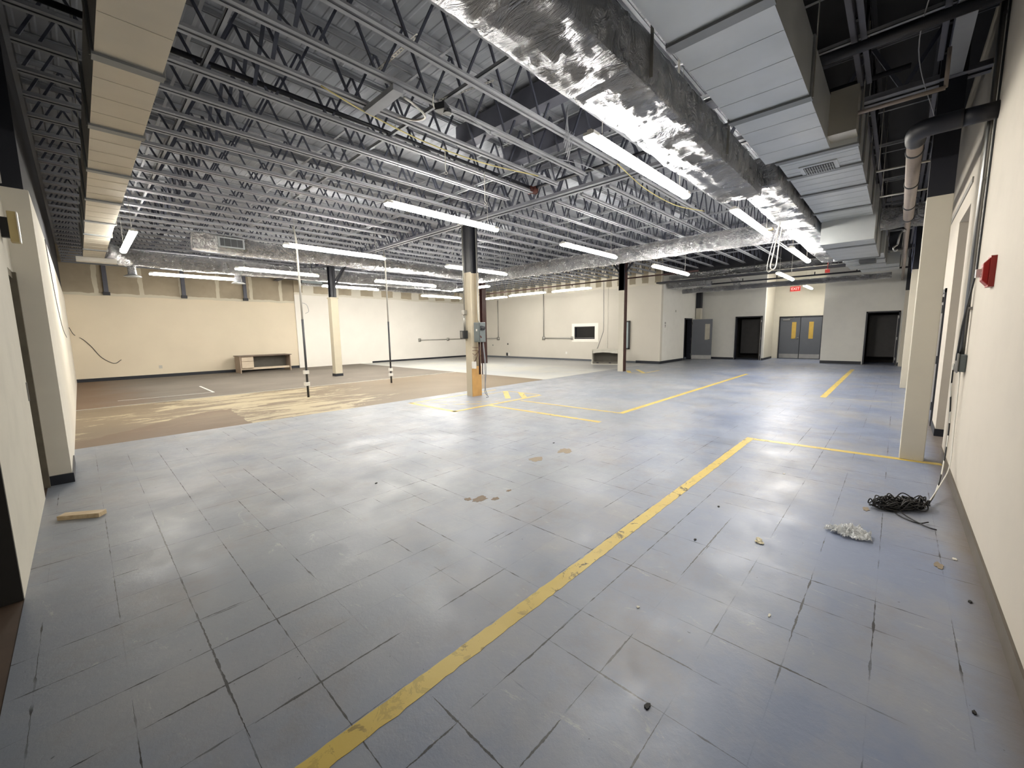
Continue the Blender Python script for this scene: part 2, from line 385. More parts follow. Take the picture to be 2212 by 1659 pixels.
# ------------------------------------------------------------------ the setting
ZD = 4.68                       # underside of roof deck
XL, YR, YF, XM = -.19, -.48, 20.65, 17.95
XDR = 24.5
def S(name, mat, *boxes):
    m = MB()
    for b in boxes: m.box(*b)
    return struct(m.build(name, mat))
S('floor', BLUE, (-.37, -.62, -.12, 24.6, 8.12, 0))
S('floor', GLUE, (-.3, 8.12, -.12, 10.1, 12.55, 0))
S('floor', CARPET, (-.3, 12.55, -.12, 10.1, YF+.2, .004))
S('floor', PALEFLOOR, (10.1, 8.12, -.12, XM+.2, YF+.2, 0))
S('floor', BROWNFLOOR, (-2.7, 1.0, -.12, -.37, 6.4, -.002), (-2.7, -.62, -.12, -.37, 1.0, -.002), (6.7, -2.6, -.12, 10, -.62, -.002))
S('trim_1', TINW, (-.19, 12.52, 0, 10.1, 12.58, .008))
S('trim_2', PALEFLOOR, (10.1, 8.10, 0, 13.2, 8.14, .005))
S('ceiling', DECK, (-2.7, 1.0, ZD, 26.5, YF+.2, ZD+.15))
S('ceiling', DECKSHADE, (-2.7, -2.6, ZD, 26.5, 1.0, ZD+.15))
# left wall: opening near the camera, pier, narrow doorway, then the long wall
S('wall_left', LEFTGREY, (-.57, 3.6, 0, -.37, 5.8, 2.95), (-.57, 5.8, 2.15, -.37, 6.27, 2.95))
S('wall_left', WHITE, (-.57, 6.27, 0, XL, YF, 2.95))
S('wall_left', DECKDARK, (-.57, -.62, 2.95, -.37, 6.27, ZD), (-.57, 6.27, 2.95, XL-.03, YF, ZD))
S('wall_left', BLACKROOM, (-2.8, -.62, 0, -2.7, 6.5, ZD), (-2.7, 6.4, 0, -.57, 6.5, ZD), (-2.7, -.72, 0, -.37, -.62, ZD), (-.57, 3.585, 0, -.372, 3.6, 2.95))  # last box is a thin dark sheet painting the unlit wall end's shade
S('baseboard_left', BASE, (-.36, 6.25, 0, XL+.012, 6.27, .1), (XL, 6.27, 0, XL+.012, 7.2, .1), (-.345, 6.262, 0, -.34, 6.266, .1))
# far cream wall and the white wall that steps proud of it
S('wall_far', CREAMWALL, (XL-.1, YF, 0, 7.1, YF+.2, ZD))
S('wall_far', WHITEFAR, (7.1, YF-.05, 0, XM, YF+.2, ZD))
S('baseboard_far', BASE, (XL, YF-.015, 0, 7.1, YF, .12), (10.8, YF-.062, 0, XM, YF-.05, .09))
# monitor wall with a dark opening
S('wall_back', WHITEMON, (XM, 7.75, 0, XM+.2, 11.15, ZD), (XM, 12.39, 0, XM+.2, YF+.2, ZD), (XM, 11.15, 0, XM+.2, 12.39, 1.13), (XM, 11.15, 1.77, XM+.2, 12.39, ZD))
S('baseboard_back', plain('vinyl_baseboard_grey', srgb(96, 100, 106), .5), (XM-.012, 8.9, 0, XM, YF-.05, .09))
S('baseboard_back', BASE, (XM-.012, 7.738, 0, XM, 8.9, .12), (XM, 7.738, 0, 20.7, 7.75, .12), (21.77, 7.738, 0, 22.6, 7.75, .1), (22.588, 5.95, 0, 22.6, 7.75, .1), (22.588, 4.67, 0, 22.6, 4.73, .1), (22.6, 4.658, 0, XDR, 4.67, .1), (21.888, 1.0, 0, 21.9, 2.36, .12), (21.888, YR, 0, 21.9, -.06, .12))
S('wall_corner', GREYWHITE, (XM+.2, 7.75, 0, 20.75, 7.95, ZD), (20.75, 7.75, 2.1, 21.72, 7.95, ZD), (21.72, 7.75, 0, 22.8, 7.95, ZD))
S('wall_end', GREYWHITE, (22.6, 5.93, 0, 22.8, 7.75, ZD), (22.6, 4.75, 2.13, 22.8, 5.93, ZD), (22.6, 4.67, 0, 22.8, 4.75, ZD),
  (21.9, .97, 0, 22.1, 2.36, ZD), (21.9, -.04, 2.13, 22.1, .97, ZD), (21.9, YR-.1, 0, 22.1, -.04, ZD))
S('wall_recess', RECESS, (22.8, 4.67, 0, XDR+.2, 4.87, ZD), (XDR, 2.6, 2.11, XDR+.2, 4.67, ZD), (XDR, 4.4, 0, XDR+.2, 4.67, 2.11), (XDR, 2.16, 0, XDR+.2, 2.62, ZD), (22.1, 2.16, 0, XDR, 2.36, ZD))
# dark rooms behind the openings
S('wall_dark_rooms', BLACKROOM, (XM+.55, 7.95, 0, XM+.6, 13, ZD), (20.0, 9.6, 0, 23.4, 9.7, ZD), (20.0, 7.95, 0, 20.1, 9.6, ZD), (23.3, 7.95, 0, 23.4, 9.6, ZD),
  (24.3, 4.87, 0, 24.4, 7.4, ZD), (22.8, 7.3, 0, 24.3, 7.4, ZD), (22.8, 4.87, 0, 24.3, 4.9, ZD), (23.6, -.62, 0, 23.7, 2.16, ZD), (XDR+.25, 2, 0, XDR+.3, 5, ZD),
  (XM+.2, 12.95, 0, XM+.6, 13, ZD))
# right wall with a big cased opening beyond the near corner
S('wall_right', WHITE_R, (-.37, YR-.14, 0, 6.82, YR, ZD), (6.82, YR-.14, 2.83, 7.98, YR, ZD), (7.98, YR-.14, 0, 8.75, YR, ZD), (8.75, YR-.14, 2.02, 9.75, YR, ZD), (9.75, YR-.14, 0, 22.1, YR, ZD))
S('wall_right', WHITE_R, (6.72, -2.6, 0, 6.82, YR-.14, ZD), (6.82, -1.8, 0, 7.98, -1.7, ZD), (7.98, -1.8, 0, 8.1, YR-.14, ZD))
S('trim_3', plain('shadow_reveal_grey', srgb(150, 148, 142), .7), (6.84, YR, 3.05, 12.5, YR+.012, 3.11))
S('baseboard_right', plain('vinyl_baseboard_brown', srgb(98, 90, 80), .5, var=.25), (-.37, YR, 0, 6.82, YR+.012, .1))
S('baseboard_right', BASE, (7.965, YR-.14, 0, 7.98, YR+.01, .1), (7.98, YR, 0, 8.7, YR+.012, .1), (9.8, YR, 0, 21.9, YR+.012, .1))
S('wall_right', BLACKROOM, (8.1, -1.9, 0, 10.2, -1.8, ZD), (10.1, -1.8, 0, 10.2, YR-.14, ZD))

# ------------------------------------------------------------------ doors and windows
def door_frame(m, axis, at, a, b, top, w=.05, proud=.03, depth=.2, sign=-1):
    for lo, hi in ((a, a+w), (b-w, b)):
        if axis == 'x': m.box(at+sign*proud, lo, 0, at+.0-sign*depth, hi, top)
        else: m.box(lo, at+sign*proud, 0, hi, at-sign*depth, top)
    if axis == 'x': m.box(at+sign*proud, a, top-w, at-sign*depth, b, top)
    else: m.box(a, at+sign*proud, top-w, b, at-sign*depth, top)
# door 1: leaf standing open in the corner
d1 = struct(empty('door_1', (20.75, 7.75, 0), None, None))
m = MB(); door_frame(m, 'y', 7.75, 20.75, 21.72, 2.1); m.build('door_frame', FRAMEB, d1)
hx, hy = 21.7, 7.70; ang = math.atan2(-.95, .3); L1 = .93
def leafpt(t, off, z): return (hx+math.cos(ang)*t-math.sin(ang)*off, hy+math.sin(ang)*t+math.cos(ang)*off, z)
def leafbox(m, t0, t1, z0, z1, o0, o1):
    a = [leafpt(t0, o0, z0), leafpt(t1, o0, z0), leafpt(t1, o1, z0), leafpt(t0, o1, z0)]; b = [(p[0], p[1], z1) for p in a]
    i = len(m.v); m.v += a+b; m.f += [tuple(i+k for k in q) for q in ((0, 3, 2, 1), (4, 5, 6, 7), (0, 1, 5, 4), (1, 2, 6, 5), (2, 3, 7, 6), (3, 0, 4, 7))]
m = MB(); leafbox(m, 0, L1, .02, 2.04, -.022, .022); lf = m.build('door_leaf', DOORG, d1)
m = MB(); leafbox(m, .6, .82, 1.0, 1.8, -.028, .028); m.build('vision_panel', PALEGL, lf)
m = MB(); leafbox(m, 0.01, L1-.01, .02, .22, -.026, .026); m.build('kick_plate', STEEL, lf)
m = MB(); m.tube([leafpt(.87, -.05, 1.02), leafpt(.87, -.09, 1.02), leafpt(.75, -.09, 1.02)], .014); m.build('lever_handle', STEEL, lf, True)
for z in (.25, 1.05, 1.85): m = MB(); m.box(hx-.06, hy-.02, z-.06, hx-.01, hy+.03, z+.06); m.build('hinge', STEEL, d1)
# door 2 and door 4: dark open doorways
for nm, at, a, b, panel in (('door_2', 22.6, 4.75, 5.93, (5.0, 5.88)), ('door_4', 21.9, -.04, .97, (0.02, .9))):
    d = struct(empty(nm, (at, a, 0), None, None)); m = MB(); door_frame(m, 'x', at, a, b, 2.13); m.build('door_frame', FRAMEB, d)
    m = MB(); m.box(at+.95, panel[0], .28, at+1.0, panel[1], 2.0); m.build('door_leaf', plain('door_dark_'+nm, srgb(70, 68, 68), .6), d)
    for z in (.25, 1.05, 1.88): m = MB(); m.box(at-.034, a+.03, z-.05, at+.03, a+.058, z+.06); m.build('hinge', STEEL, d)
    if nm == 'door_4': m = MB(); m.box(at-.02, a+.06, .1, at+.04, a+.075, 1.95); m.build('leaf_edge', STEEL, d)
# door 3: charcoal double doors in the recess
d3 = struct(empty('door_3', (XDR, 2.62, 0), None, None)); m = MB(); door_frame(m, 'x', XDR, 2.62, 4.4, 2.11); m.build('door_frame', FRAMEB, d3)
for y0, y1, gy0, gy1 in ((2.67, 3.5, 2.98, 3.16), (3.52, 4.35, 3.68, 3.86)):
    m = MB(); m.box(XDR, y0, .02, XDR+.045, y1, 2.05); lf = m.build('door_leaf', DOORG, d3)
    m = MB(); m.box(XDR-.006, gy0, 1.0, XDR+.05, gy1, 1.82); m.build('vision_panel', AMBERGL, lf)
    m = MB(); m.box(XDR-.005, y0+.01, .03, XDR, y1-.01, .24); m.build('kick_plate', STEEL, lf)
m = MB(); m.tube([(XDR, 3.58, 1.03), (XDR-.07, 3.58, 1.03), (XDR-.07, 3.7, 1.03)], .014); m.box(XDR-.02, 3.55, .98, XDR, 3.61, 1.08); m.build('lever_handle', STEEL, d3, True)
m = MB(); m.box(XDR-.05, 3.95, 1.92, XDR, 4.25, 1.98); m.bar((XDR-.06, 4.05, 2.0), (XDR-.2, 3.75, 2.03), .02, .015); m.bar((XDR-.2, 3.75, 2.03), (XDR-.03, 3.8, 2.07), .02, .015); m.build('door_closer', STEEL, d3)
# door 5: door in the right wall beyond the opening
d5 = struct(empty('door_5', (8.75, YR, 0), None, None)); m = MB()
m.box(8.72, YR-.14, 0, 8.79, YR+.02, 2.05); m.box(9.71, YR-.14, 0, 9.78, YR+.02, 2.05); m.box(8.72, YR-.14, 1.99, 9.78, YR+.02, 2.05); m.build('door_frame', FRAMEB, d5)
m = MB(); m.box(8.79, YR-.03, .02, 9.71, YR+.01, 1.99); lf = m.build('door_leaf', plain('door_grey_metal', srgb(128, 124, 120), .45), d5)
m = MB(); m.box(8.8, YR+.01, .03, 9.7, YR+.016, .3); m.build('kick_plate', STEEL, lf)
for z in (.3, 1.0, 1.75): m = MB(); m.box(8.77, YR+.01, z-.06, 8.83, YR+.03, z+.06); m.build('hinge', BOXDARK, d5)
m = MB(); m.box(8.8, YR+.01, 1.86, 9.1, YR+.06, 1.93); m.build('door_closer', BOXDARK, lf)
# door 6: narrow dark green doorway in the left wall
d6 = struct(empty('door_6', (-.47, 5.8, 0), None, None)); m = MB()
m.box(-.57, 5.8, 0, -.375, 5.86, 2.15); m.box(-.57, 6.2, 0, -.35, 6.27, 2.15); m.box(-.57, 5.8, 2.09, -.375, 6.27, 2.15); m.build('door_frame', JAMB, d6)
m = MB(); m.box(-.56, 5.86, 0, -.5, 6.2, 2.09); m.build('door_leaf', GREENDARK, d6)
m = MB(); m.box(-.372, 5.72, .95, -.362, 5.74, 1.12); m.build('latch_plate', STEEL, d6)
# window 1: dark glazed hatch in the back wall; window 2: grey framed window seen edge-on
w1 = struct(empty('window_1', (XM, 11.15, 1.13), None, None)); m = MB()
m.box(XM+.08, 11.15, 1.13, XM+.10, 12.39, 1.77); m.build('pane', GLASSDARK, w1)
m = MB()
for b in ((11.15, 1.13, 11.19, 1.77), (12.35, 1.13, 12.39, 1.77), (11.15, 1.73, 12.39, 1.77), (11.15, 1.13, 12.39, 1.17)): m.box(XM+.02, b[0], b[1], XM+.1, b[2], b[3])
m.build('window_frame', FRAMEB, w1); m = MB(); m.box(XM+.0, 11.2, 1.19, XM+.08, 12.34, 1.205); m.build('window_sill', STEEL, w1)
m = MB()
for b in ((10.95, .98, 11.15, 1.93), (12.39, .98, 12.55, 1.93), (11.15, 1.77, 12.39, 1.93), (11.15, .98, 12.39, 1.13)): m.box(XM-.006, b[0], b[1], XM, b[2], b[3])
m.build('plaster_surround', wall_mat('fresh_plaster_white', srgb(240, 237, 228), .02), w1)
w2 = struct(empty('window_2', (XM, 9.25, .65), None, None)); m = MB()
m.box(XM-.09, 9.22, .65, XM, 9.28, 1.98); m.box(XM-.09, 9.55, .65, XM, 9.6, 1.98); m.box(XM-.09, 9.22, 1.93, XM, 9.6, 1.98); m.box(XM-.09, 9.22, .65, XM, 9.6, .7); m.build('window_frame', BOXDARK, w2)
m = MB(); m.box(XM-.05, 9.28, .7, XM-.03, 9.55, 1.93); m.build('pane', plain('pale_blue_glass', srgb(168, 182, 186), .2), w2)

# ------------------------------------------------------------------ roof structure
ZB = 4.05
def make_joist(x0, x1, end0=True, end1=True, dark=False):
    CH = BLACKP if dark else CHORD; WB = BLACKP if dark else WEB  # dark copies carry the shade behind the ducts in their colour
    L = x1-x0; cx = (x0+x1)/2
    root = empty('roof_joist', (cx, 0, ZB), 'open-web steel roof joist', 'roof joist')
    b0 = x0+(.38 if end0 else .05); b1 = x1-(.38 if end1 else .05)
    m = MB()
    for s in (-1, 1):
        m.box(b0, s*.012, ZB, b1, s*.055, ZB+.006); m.box(b0, s*.012, ZB, b1, s*.018, ZB+.05)
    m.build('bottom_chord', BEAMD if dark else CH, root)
    m = MB()
    for s in (-1, 1):
        m.box(x0+.03, s*.012, ZD-.012, x1-.03, s*.055, ZD-.004); m.box(x0+.03, s*.012, ZD-.055, x1-.03, s*.018, ZD-.006)
    m.build('top_chord', CH, root)
    m = MB(); zt, zb = ZD-.04, ZB+.03
    n = max(1, round((b1-b0)/.59)); p = (b1-b0)/n
    for i in range(n):
        a = b0+i*p; m.bar((a+.03, 0, zb), (a+p/2, 0, zt), .022, .022); m.bar((a+p/2, 0, zt), (a+p-.03, 0, zb), .022, .022)
    if end0: m.bar((b0+.05, 0, zb), (x0+.08, 0, zt), .022, .022)
    if end1: m.bar((b1-.05, 0, zb), (x1-.08, 0, zt), .022, .022)
    m.build('web', WB, root)
    return root
bays = [(-.19, 6.37, False, True, 'from the left wall to the first row of columns', 'joists in the left bay'),
        (6.37, 13.95, True, True, 'between the first and second rows of columns', 'joists in the middle bay'),
        (13.95, XM, True, False, 'ending on the white back wall', 'joists against the back wall'),
        (13.95, 21.7, True, True, 'over the passage leading to the charcoal double doors', 'joists over the far passage')]
JY = [3.36+.583*k for k in range(-6, 30)]
for bi, (a, b, e0, e1, txt, grp) in enumerate(bays):
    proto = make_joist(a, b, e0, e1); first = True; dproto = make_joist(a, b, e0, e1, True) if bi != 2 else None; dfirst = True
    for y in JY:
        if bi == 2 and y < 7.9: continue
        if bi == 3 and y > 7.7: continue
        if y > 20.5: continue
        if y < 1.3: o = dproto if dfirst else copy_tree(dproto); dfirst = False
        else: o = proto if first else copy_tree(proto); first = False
        o.location.y = y
        pos = 'above the tin duct beside the right wall' if y < 1.3 else ''
        tag(o, 'grey open-web steel roof joist '+txt, 'roof joist', grp)
        if pos: tag(o, 'shadowed open-web roof joist above the tin duct beside the right wall, '+{0: 'nearest bay', 1: 'middle bay', 3: 'farthest bay'}[bi], 'roof joist', grp+' near the right wall')
def girder(x, y0, y1, zb, label, mat=GIRD, w=.2, truss=True):
    if not truss:
        m = MB(); m.box(x-w/2, y0, zb, x+w/2, y1, zb+.02); m.box(x-.008, y0, zb+.02, x+.008, y1, ZD-.08); m.box(x-w/2, y0, ZD-.08, x+w/2, y1, ZD-.06)
        return tag(m.build('roof_girder', mat), label, 'roof beam')
    root = empty('roof_girder', (x, (y0+y1)/2, zb), label, 'roof beam')
    for nm, z0, sg in (('bottom_chord', zb, 1), ('top_chord', ZD-.07, -1)):
        m = MB()
        for q in (-1, 1):
            m.box(x+q*.02, y0, z0, x+q*w/2, y1, z0+.008); m.box(x+q*.02, y0, z0 if sg > 0 else z0-.06, x+q*.03, y1, z0+(.08 if sg > 0 else 0))
        m.build(nm, mat, root)
    m = MB(); p = .583; k = 0; y = JY[0]
    while y+p < y1:
        m.bar((x, y, ZD-.09), (x, y+p/2, zb+.05), .035, .035); m.bar((x, y+p/2, zb+.05), (x, y+p, ZD-.09), .035, .035); y += p
    m.build('web', WEB, root)
    return root
girder(6.37, YR, YF, 3.99, 'grey steel girder resting on the main column and the cream boxed column')
girder(13.95, YR, YF, 3.99, 'grey steel girder over the second row of columns')
girder(18.08, YR, 7.75, 3.93, 'black steel girder crossing the far passage above the round duct', BLACKP, .26, False)
# joist bridging angles
for x, t in ((1.1, 'nearest the left wall'), (3.1, 'crossing halfway along the left bay'), (5.15, 'just short of the main girder'),
             (8.3, 'first line beyond the main girder'), (10.2, 'in the middle of the centre bay'), (12.2, 'last line before the second columns'), (15.6, 'over the strip lights by the back wall')):
    m = MB(); m.box(x-.018, YR+.3, ZB+.052, x+.018, YF-.2, ZB+.057); m.box(x-.018, YR+.3, ZB+.052, x-.013, YF-.2, ZB+.088)
    m.box(x-.016, YR+.3, ZD-.1, x+.016, YF-.2, ZD-.095)
    tag(m.build('joist_bridging', CHORD), 'thin steel bridging angle tying the joists, '+t, 'joist bridging')
for x, t in ((1.52, 'near the beige tin duct'),):
    root = empty('cross_bridging', (x, 3, ZB), 'dark steel cross bracing between the roof joists '+t, 'joist bridging')
    m = MB()
    for a, b in zip(JY[4:24], JY[5:25]):
        m.bar((x, a+.02, ZB+.06), (x, b-.02, ZD-.06), .035, .006); m.bar((x+.012, b-.02, ZB+.06), (x+.012, a+.02, ZD-.06), .035, .006)
    m.build('brace', WEB, root)
for x, y0, y1, t in ((4.33, 2.8, 5.1, 'wide dark roof-opening beam left of the hanging wires'), (5.35, 2.3, 5.1, 'wide dark roof-opening beam above the nearest strip light')):
    m = MB(); m.box(x-.09, y0, 4.32, x+.09, y1, 4.335); m.box(x-.09, y0, 4.335, x-.075, y1, 4.6); m.box(x+.075, y0, 4.335, x+.09, y1, 4.6); tag(m.build('roof_beam', BEAMD), t, 'roof beam')
m = MB(); m.box(2.46, 3.93, 3.985, 2.58, 4.56, 4.04); tag(m.build('channel_brace', CHORD), 'short grey channel bolted across two joists beside the yellow cord', 'brace')
for (a, b, t) in (((2.48, 3.5, 4.3), (2.48, 4.35, 4.3), 'above the short grey channel'), ((3.47, 3.5, 4.3), (3.02, 3.9, 4.08), 'running to the black junction box')):
    m = MB(); A, B = Vector(a), Vector(b); n = 16
    for s in (-1, 1):
        sd = (B-A).cross(Vector((0, 0, 1))).normalized()*.014*s; m.bar(A+sd, B+sd, .009, .004)
    for k in range(n+1): p = A.lerp(B, k/n); q = (B-A).normalized()*.009; m.bar(p-q, p+q, .034, .004)
    tag(m.build('perforated_angle', CONDUIT), 'perforated steel angle strut '+t, 'strut')
jb = empty('junction_box', (3.03, 3.87, 4.0), 'black ceiling junction box with loose wires under the joists', 'junction box')
m = MB(); m.obox((3.03, 3.87, 3.99), (.12, .12, .07), .4); m.tube([(3.08, 3.84, 3.94), (3.08, 3.84, 3.98)], .045, 12); m.build('housing', BOXDARK, jb)
m = MB(); m.tube(curve_pts([(3.0, 3.88, 4.0), (2.95, 3.9, 3.97), (2.9, 3.86, 4.0), (2.9, 3.84, 4.08)]), .006, 6); m.build('loose_wire', WHITECAB, jb, True)
m = MB(); m.tube(curve_pts([(2.63, 4.0, 4.0), (2.8, 4.05, 4.0), (3.0, 4.15, 3.99), (3.0, 4.35, 4.02), (2.85, 4.5, 4.06)]), .012, 8); tag(m.build('flexible_conduit', CONDUIT, None, True), 'pale curved flexible conduit hanging beside the black junction box', 'conduit')
m = MB(); m.tube(curve_pts([(3.09, 3.84, 3.98), (3.4, 3.82, 4.0), (3.8, 3.9, 3.97), (3.85, 3.92, 4.03), (4.3, 3.9, 4.03), (4.8, 3.86, 4.0), (5.5, 3.7, 4.03), (6.2, 3.6, 4.0)]), .006, 6); tag(m.build('hanging_cable', GREYCAB, None, True), 'thin grey cable looping along a joist from the black junction box', 'cable')
# hanging wires bundle
m = MB()
for k in range(5):
    x = 4.55+.02*k; m.tube(curve_pts([(x, 3.25+.02*k, 4.35), (x+.02, 3.3, 4.1-.05*k), (x+.06, 3.36, 3.95-.05*k), (x+.05+.02*k, 3.3, 4.1)]), .004, 5)
tag(m.build('hanging_wires', GREYCAB, None, True), 'bundle of loose grey wires hanging left of the nearest strip light', 'wires')
for y, x, zl, t in ((5.0, 4.72, 3.62, 'above the main column strip light'), (4.72, 3.72, 3.75, 'left of the hook rod')):
    m = MB(); m.tube([(x, y, 4.06), (x, y, zl)], .006, 6); m.tube(curve_pts([(x, y, zl), (x+.03, y, zl-.03), (x, y, zl-.06), (x-.02, y, zl-.03)]), .005, 6)
    tag(m.build('hanger_wire', WHITECAB, None, True), 'thin pale hanger wire dangling from the joists '+t, 'hanger wire')
m = MB(); m.tube(curve_pts([(1.95, 4.45, 4.02), (2.5, 4.55, 3.99), (3.4, 4.66, 3.98), (4.4, 4.62, 3.99), (5.4, 4.45, 4.03)]), .008, 6); tag(m.build('yellow_cord', YELCAB, None, True), 'long pale yellow cord strung below the joists', 'cord')
m = MB(); m.tube(curve_pts([(5.9, 3.3, 4.03), (7.0, 3.35, 3.93), (8.2, 3.3, 3.9), (9.3, 3.15, 3.98)]), .008, 6); tag(m.build('yellow_cord', YELCAB, None, True), 'yellow cord sagging to the round duct right of the main column', 'cord')
# sprinkler piping by the main column
m = MB(); m.tube([(-.1, 5.12, 4.17), (6.05, 5.12, 4.15)], .027, 10); m.tube([(6.05, 5.12, 4.15), (6.05, .1, 4.12)], .027, 10); tag(m.build('sprinkler_pipe', BLACKP, None, True), 'black sprinkler pipe crossing under the joists to the red fitting', 'pipe')
m = MB(); m.tube([(-.1, 5.2, 4.1), (3.65, 5.2, 4.1)], .016, 8); m.tube([(3.65, 5.2, 4.1), (6.0, 5.15, 4.08)], .016, 8); tag(m.build('conduit_run', CONDUIT, None, True), 'long thin pale conduit run below the black sprinkler pipe', 'conduit')
m = MB(); m.tube([(5.95, 5.12, 4.12), (6.15, 5.12, 4.12)], .06, 10); m.tube([(6.05, 5.02, 4.12), (6.05, 5.22, 4.12)], .055, 10); tag(m.build('pipe_fitting', RUST, None, True), 'rusty red pipe fitting near the main girder', 'pipe fitting')
m = MB(); m.tube([(3.66, 5.17, 4.12), (3.78, 5.17, 4.12)], .045, 10); tag(m.build('pipe_coupling', BLACKP, None, True), 'dark coupling midway along the sprinkler pipe', 'pipe fitting')

# ------------------------------------------------------------------ columns
def hcol(name, x, y, label, cat='column', mat_low=BEIGESTEEL, zc=2.91, top=3.99, w=.25, d=.22, group=None):
    root = empty(name, (x, y, 0), label, cat, group)
    for nm, z0, z1, mt, g in (('painted_base', 0, zc, mat_low, .004), ('steel_shaft', zc, top, BLACKP, 0)):
        m = MB()
        for s in (-1, 1): m.box(x+s*(w/2)-s*.018-g*s, y-d/2-g, z0, x+s*(w/2)+g*s, y+d/2+g, z1)
        m.box(x-w/2+.02, y-.008, z0, x+w/2-.02, y+.008, z1); m.build(nm, mt, root)
    return root
def boxcol(x, y, s, zc, label, matl, top=3.99, base=True, zcap=0, tw=.2, name='boxed_column'):
    root = empty(name, (x, y, 0), label, 'column')
    m = MB(); m.box(x-s/2, y-s/2, 0, x+s/2, y+s/2, zc); m.build('boxed_base', matl, root, bevel=.006)
    m = MB(); t = tw/2
    if not base: m.box(x-s/2+.002, y-s/2+.002, zc, x+s/2-.002, y+s/2-.002, top)
    else:
        for q in (-1, 1): m.box(x-t, y+q*t-q*.02, zc, x+t, y+q*t, top)
        m.box(x-.01, y-t, zc, x+.01, y+t, top)
    m.build('steel_shaft', BLACKP, root)
    if base: m = MB(); m.box(x-s/2-.012, y-s/2-.012, 0, x+s/2+.012, y+s/2+.012, .1); m.build('base_trim', BASE, root)
    if zcap: m = MB(); m.box(x-s/2-.02, y-s/2-.02, zcap-.03, x+s/2+.02, y+s/2+.02, zcap+.02); m.build('cap_trim', matl, root)
    return root
mc = hcol('main_column', 6.48, 7.40, 'beige steel column with black top and electrical boxes in the middle of the room')
m = MB(); m.box(6.33, 7.275, 0, 6.62, 7.292, .72); m.build('timber_board', WOODORANGE, mc)
m = MB(); m.box(6.605, 7.29, 0, 6.622, 7.5, 1.1); m.build('timber_board', WOODORANGE, mc)
m = MB(); m.box(6.18, 7.28, 3.975, 6.78, 7.52, 3.99); m.build('cap_plate', BLACKP, mc)
boxcol(6.52, 15.12, .26, 2.88, 'slim cream boxed column with black top standing on the carpet', CREAMCOL, zcap=2.86)
boxcol(6.43, -.22, .2, 2.86, 'near cream boxed pillar beside the right wall at the end of the yellow line', CREAMPIL, top=ZD-.1, base=False, tw=.2)
boxcol(13.94, -.24, .2, 2.86, 'second cream boxed pillar along the right wall, partly behind the near one', CREAMPIL, top=ZD-.1, base=False, tw=.2)
boxcol(21.5, -.2, .2, 2.86, 'farthest cream boxed pillar along the right wall by the dark doorway', CREAMPIL, top=ZD-.1, base=False, tw=.2)
r = empty('black_column', (13.98, 7.5, 0), 'black steel column with one pale painted face beyond the main column', 'column')
m = MB(); m.box(13.86, 7.40, 0, 14.02, 7.60, 2.99); m.build('pale_cladding', CREAMPIL, r)
m = MB(); m.box(14.02, 7.36, 0, 14.045, 7.6, 3.99); m.box(13.86, 7.40, 2.99, 14.02, 7.6, 3.99); m.box(13.9, 7.375, 0, 14.03, 7.40, 3.99); m.build('steel_shaft', DARKRED, r)
m = MB(); m.box(13.86, 7.385, 2.99, 14.05, 7.615, 3.99); m.build('black_top', BLACKP, r)
m = MB()
for s in (-1, 1): m.bar((13.95, 7.5+s*.08, 3.6), (13.95, 7.5+s*.4, 3.98), .06, .05)
m.build('knee_brace', BLACKP, r)
r = empty('black_column', (13.95, 15.1, 0), 'thin dark steel column seen just behind the main column', 'column')
m = MB()
for s in (-1, 1): m.box(13.83, 15.1+s*.1-.008, 0, 14.07, 15.1+s*.1+.008, 3.99)
m.box(13.94, 15.0, 0, 13.96, 15.2, 3.99); m.build('steel_shaft', DARKRED, r)
boxcol(22.3, 7.6, .24, 2.62, 'corner column with black top above the open charcoal door leaf', CREAMPIL, top=3.99, base=False, tw=.2)
# knee braces on the cream column
m = MB(); m.bar((6.6, 15.05, 3.45), (6.95, 15.05, 3.98), .05, .05); m.bar((6.6, 14.95, 3.35), (6.85, 14.6, 3.98), .05, .05); tag(m.build('knee_brace', BLACKP), 'black diagonal brace at the head of the slim cream column', 'brace')

# electrical gear on the main column
e = empty('disconnect_switch', (6.33, 7.0, 1.35), 'grey disconnect switch box with red lever on the main column', 'electrical box')
m = MB(); m.box(6.28, 6.92, 1.30, 6.46, 7.13, 1.75); m.build('housing', BOXGREY, e, bevel=.01)
m = MB(); m.box(6.272, 6.94, 1.33, 6.28, 7.11, 1.73); m.build('front_cover', BOXGREY, e)
m = MB(); m.box(6.268, 7.0, 1.55, 6.272, 7.04, 1.60); m.build('label_plate', PLASTIC_W, e)
m = MB(); m.tube([(6.3, 6.93, 1.44), (6.24, 6.83, 1.41)], .014, 8); m.build('lever', RUST, e, True)
m = MB(); m.tube([(6.3, 6.915, 1.62), (6.4, 6.915, 1.62)], .05, 12); m.build('side_dial', BOXDARK, e, True)
m = MB(); m.tube([(6.42, 7.09, 1.75), (6.42, 7.12, 1.8), (6.42, 7.14, 3.95)], .012, 8); tag(m.build('conduit', CONDUIT, None, True), 'thin white conduit rising from the grey disconnect switch to the roof', 'conduit')
m = MB(); m.tube([(6.35, 7.03, 1.3), (6.35, 7.03, .55)], .022, 8); m.tube([(6.39, 6.98, 1.3), (6.39, 6.98, .55)], .012, 8); tag(m.build('conduit', DARKRED, None, True), 'brown conduit stub hanging below the grey disconnect switch', 'conduit')
e = empty('receptacle_box', (6.2, 7.4, 1.3), 'dark metal receptacle box on the left side of the main column', 'electrical box')
m = MB(); m.box(6.22, 7.42, 1.38, 6.352, 7.56, 1.57); m.build('housing', BOXDARK, e, bevel=.006)
m = MB(); m.box(6.212, 7.45, 1.4, 6.22, 7.53, 1.55); m.build('face_plate', STEEL, e)
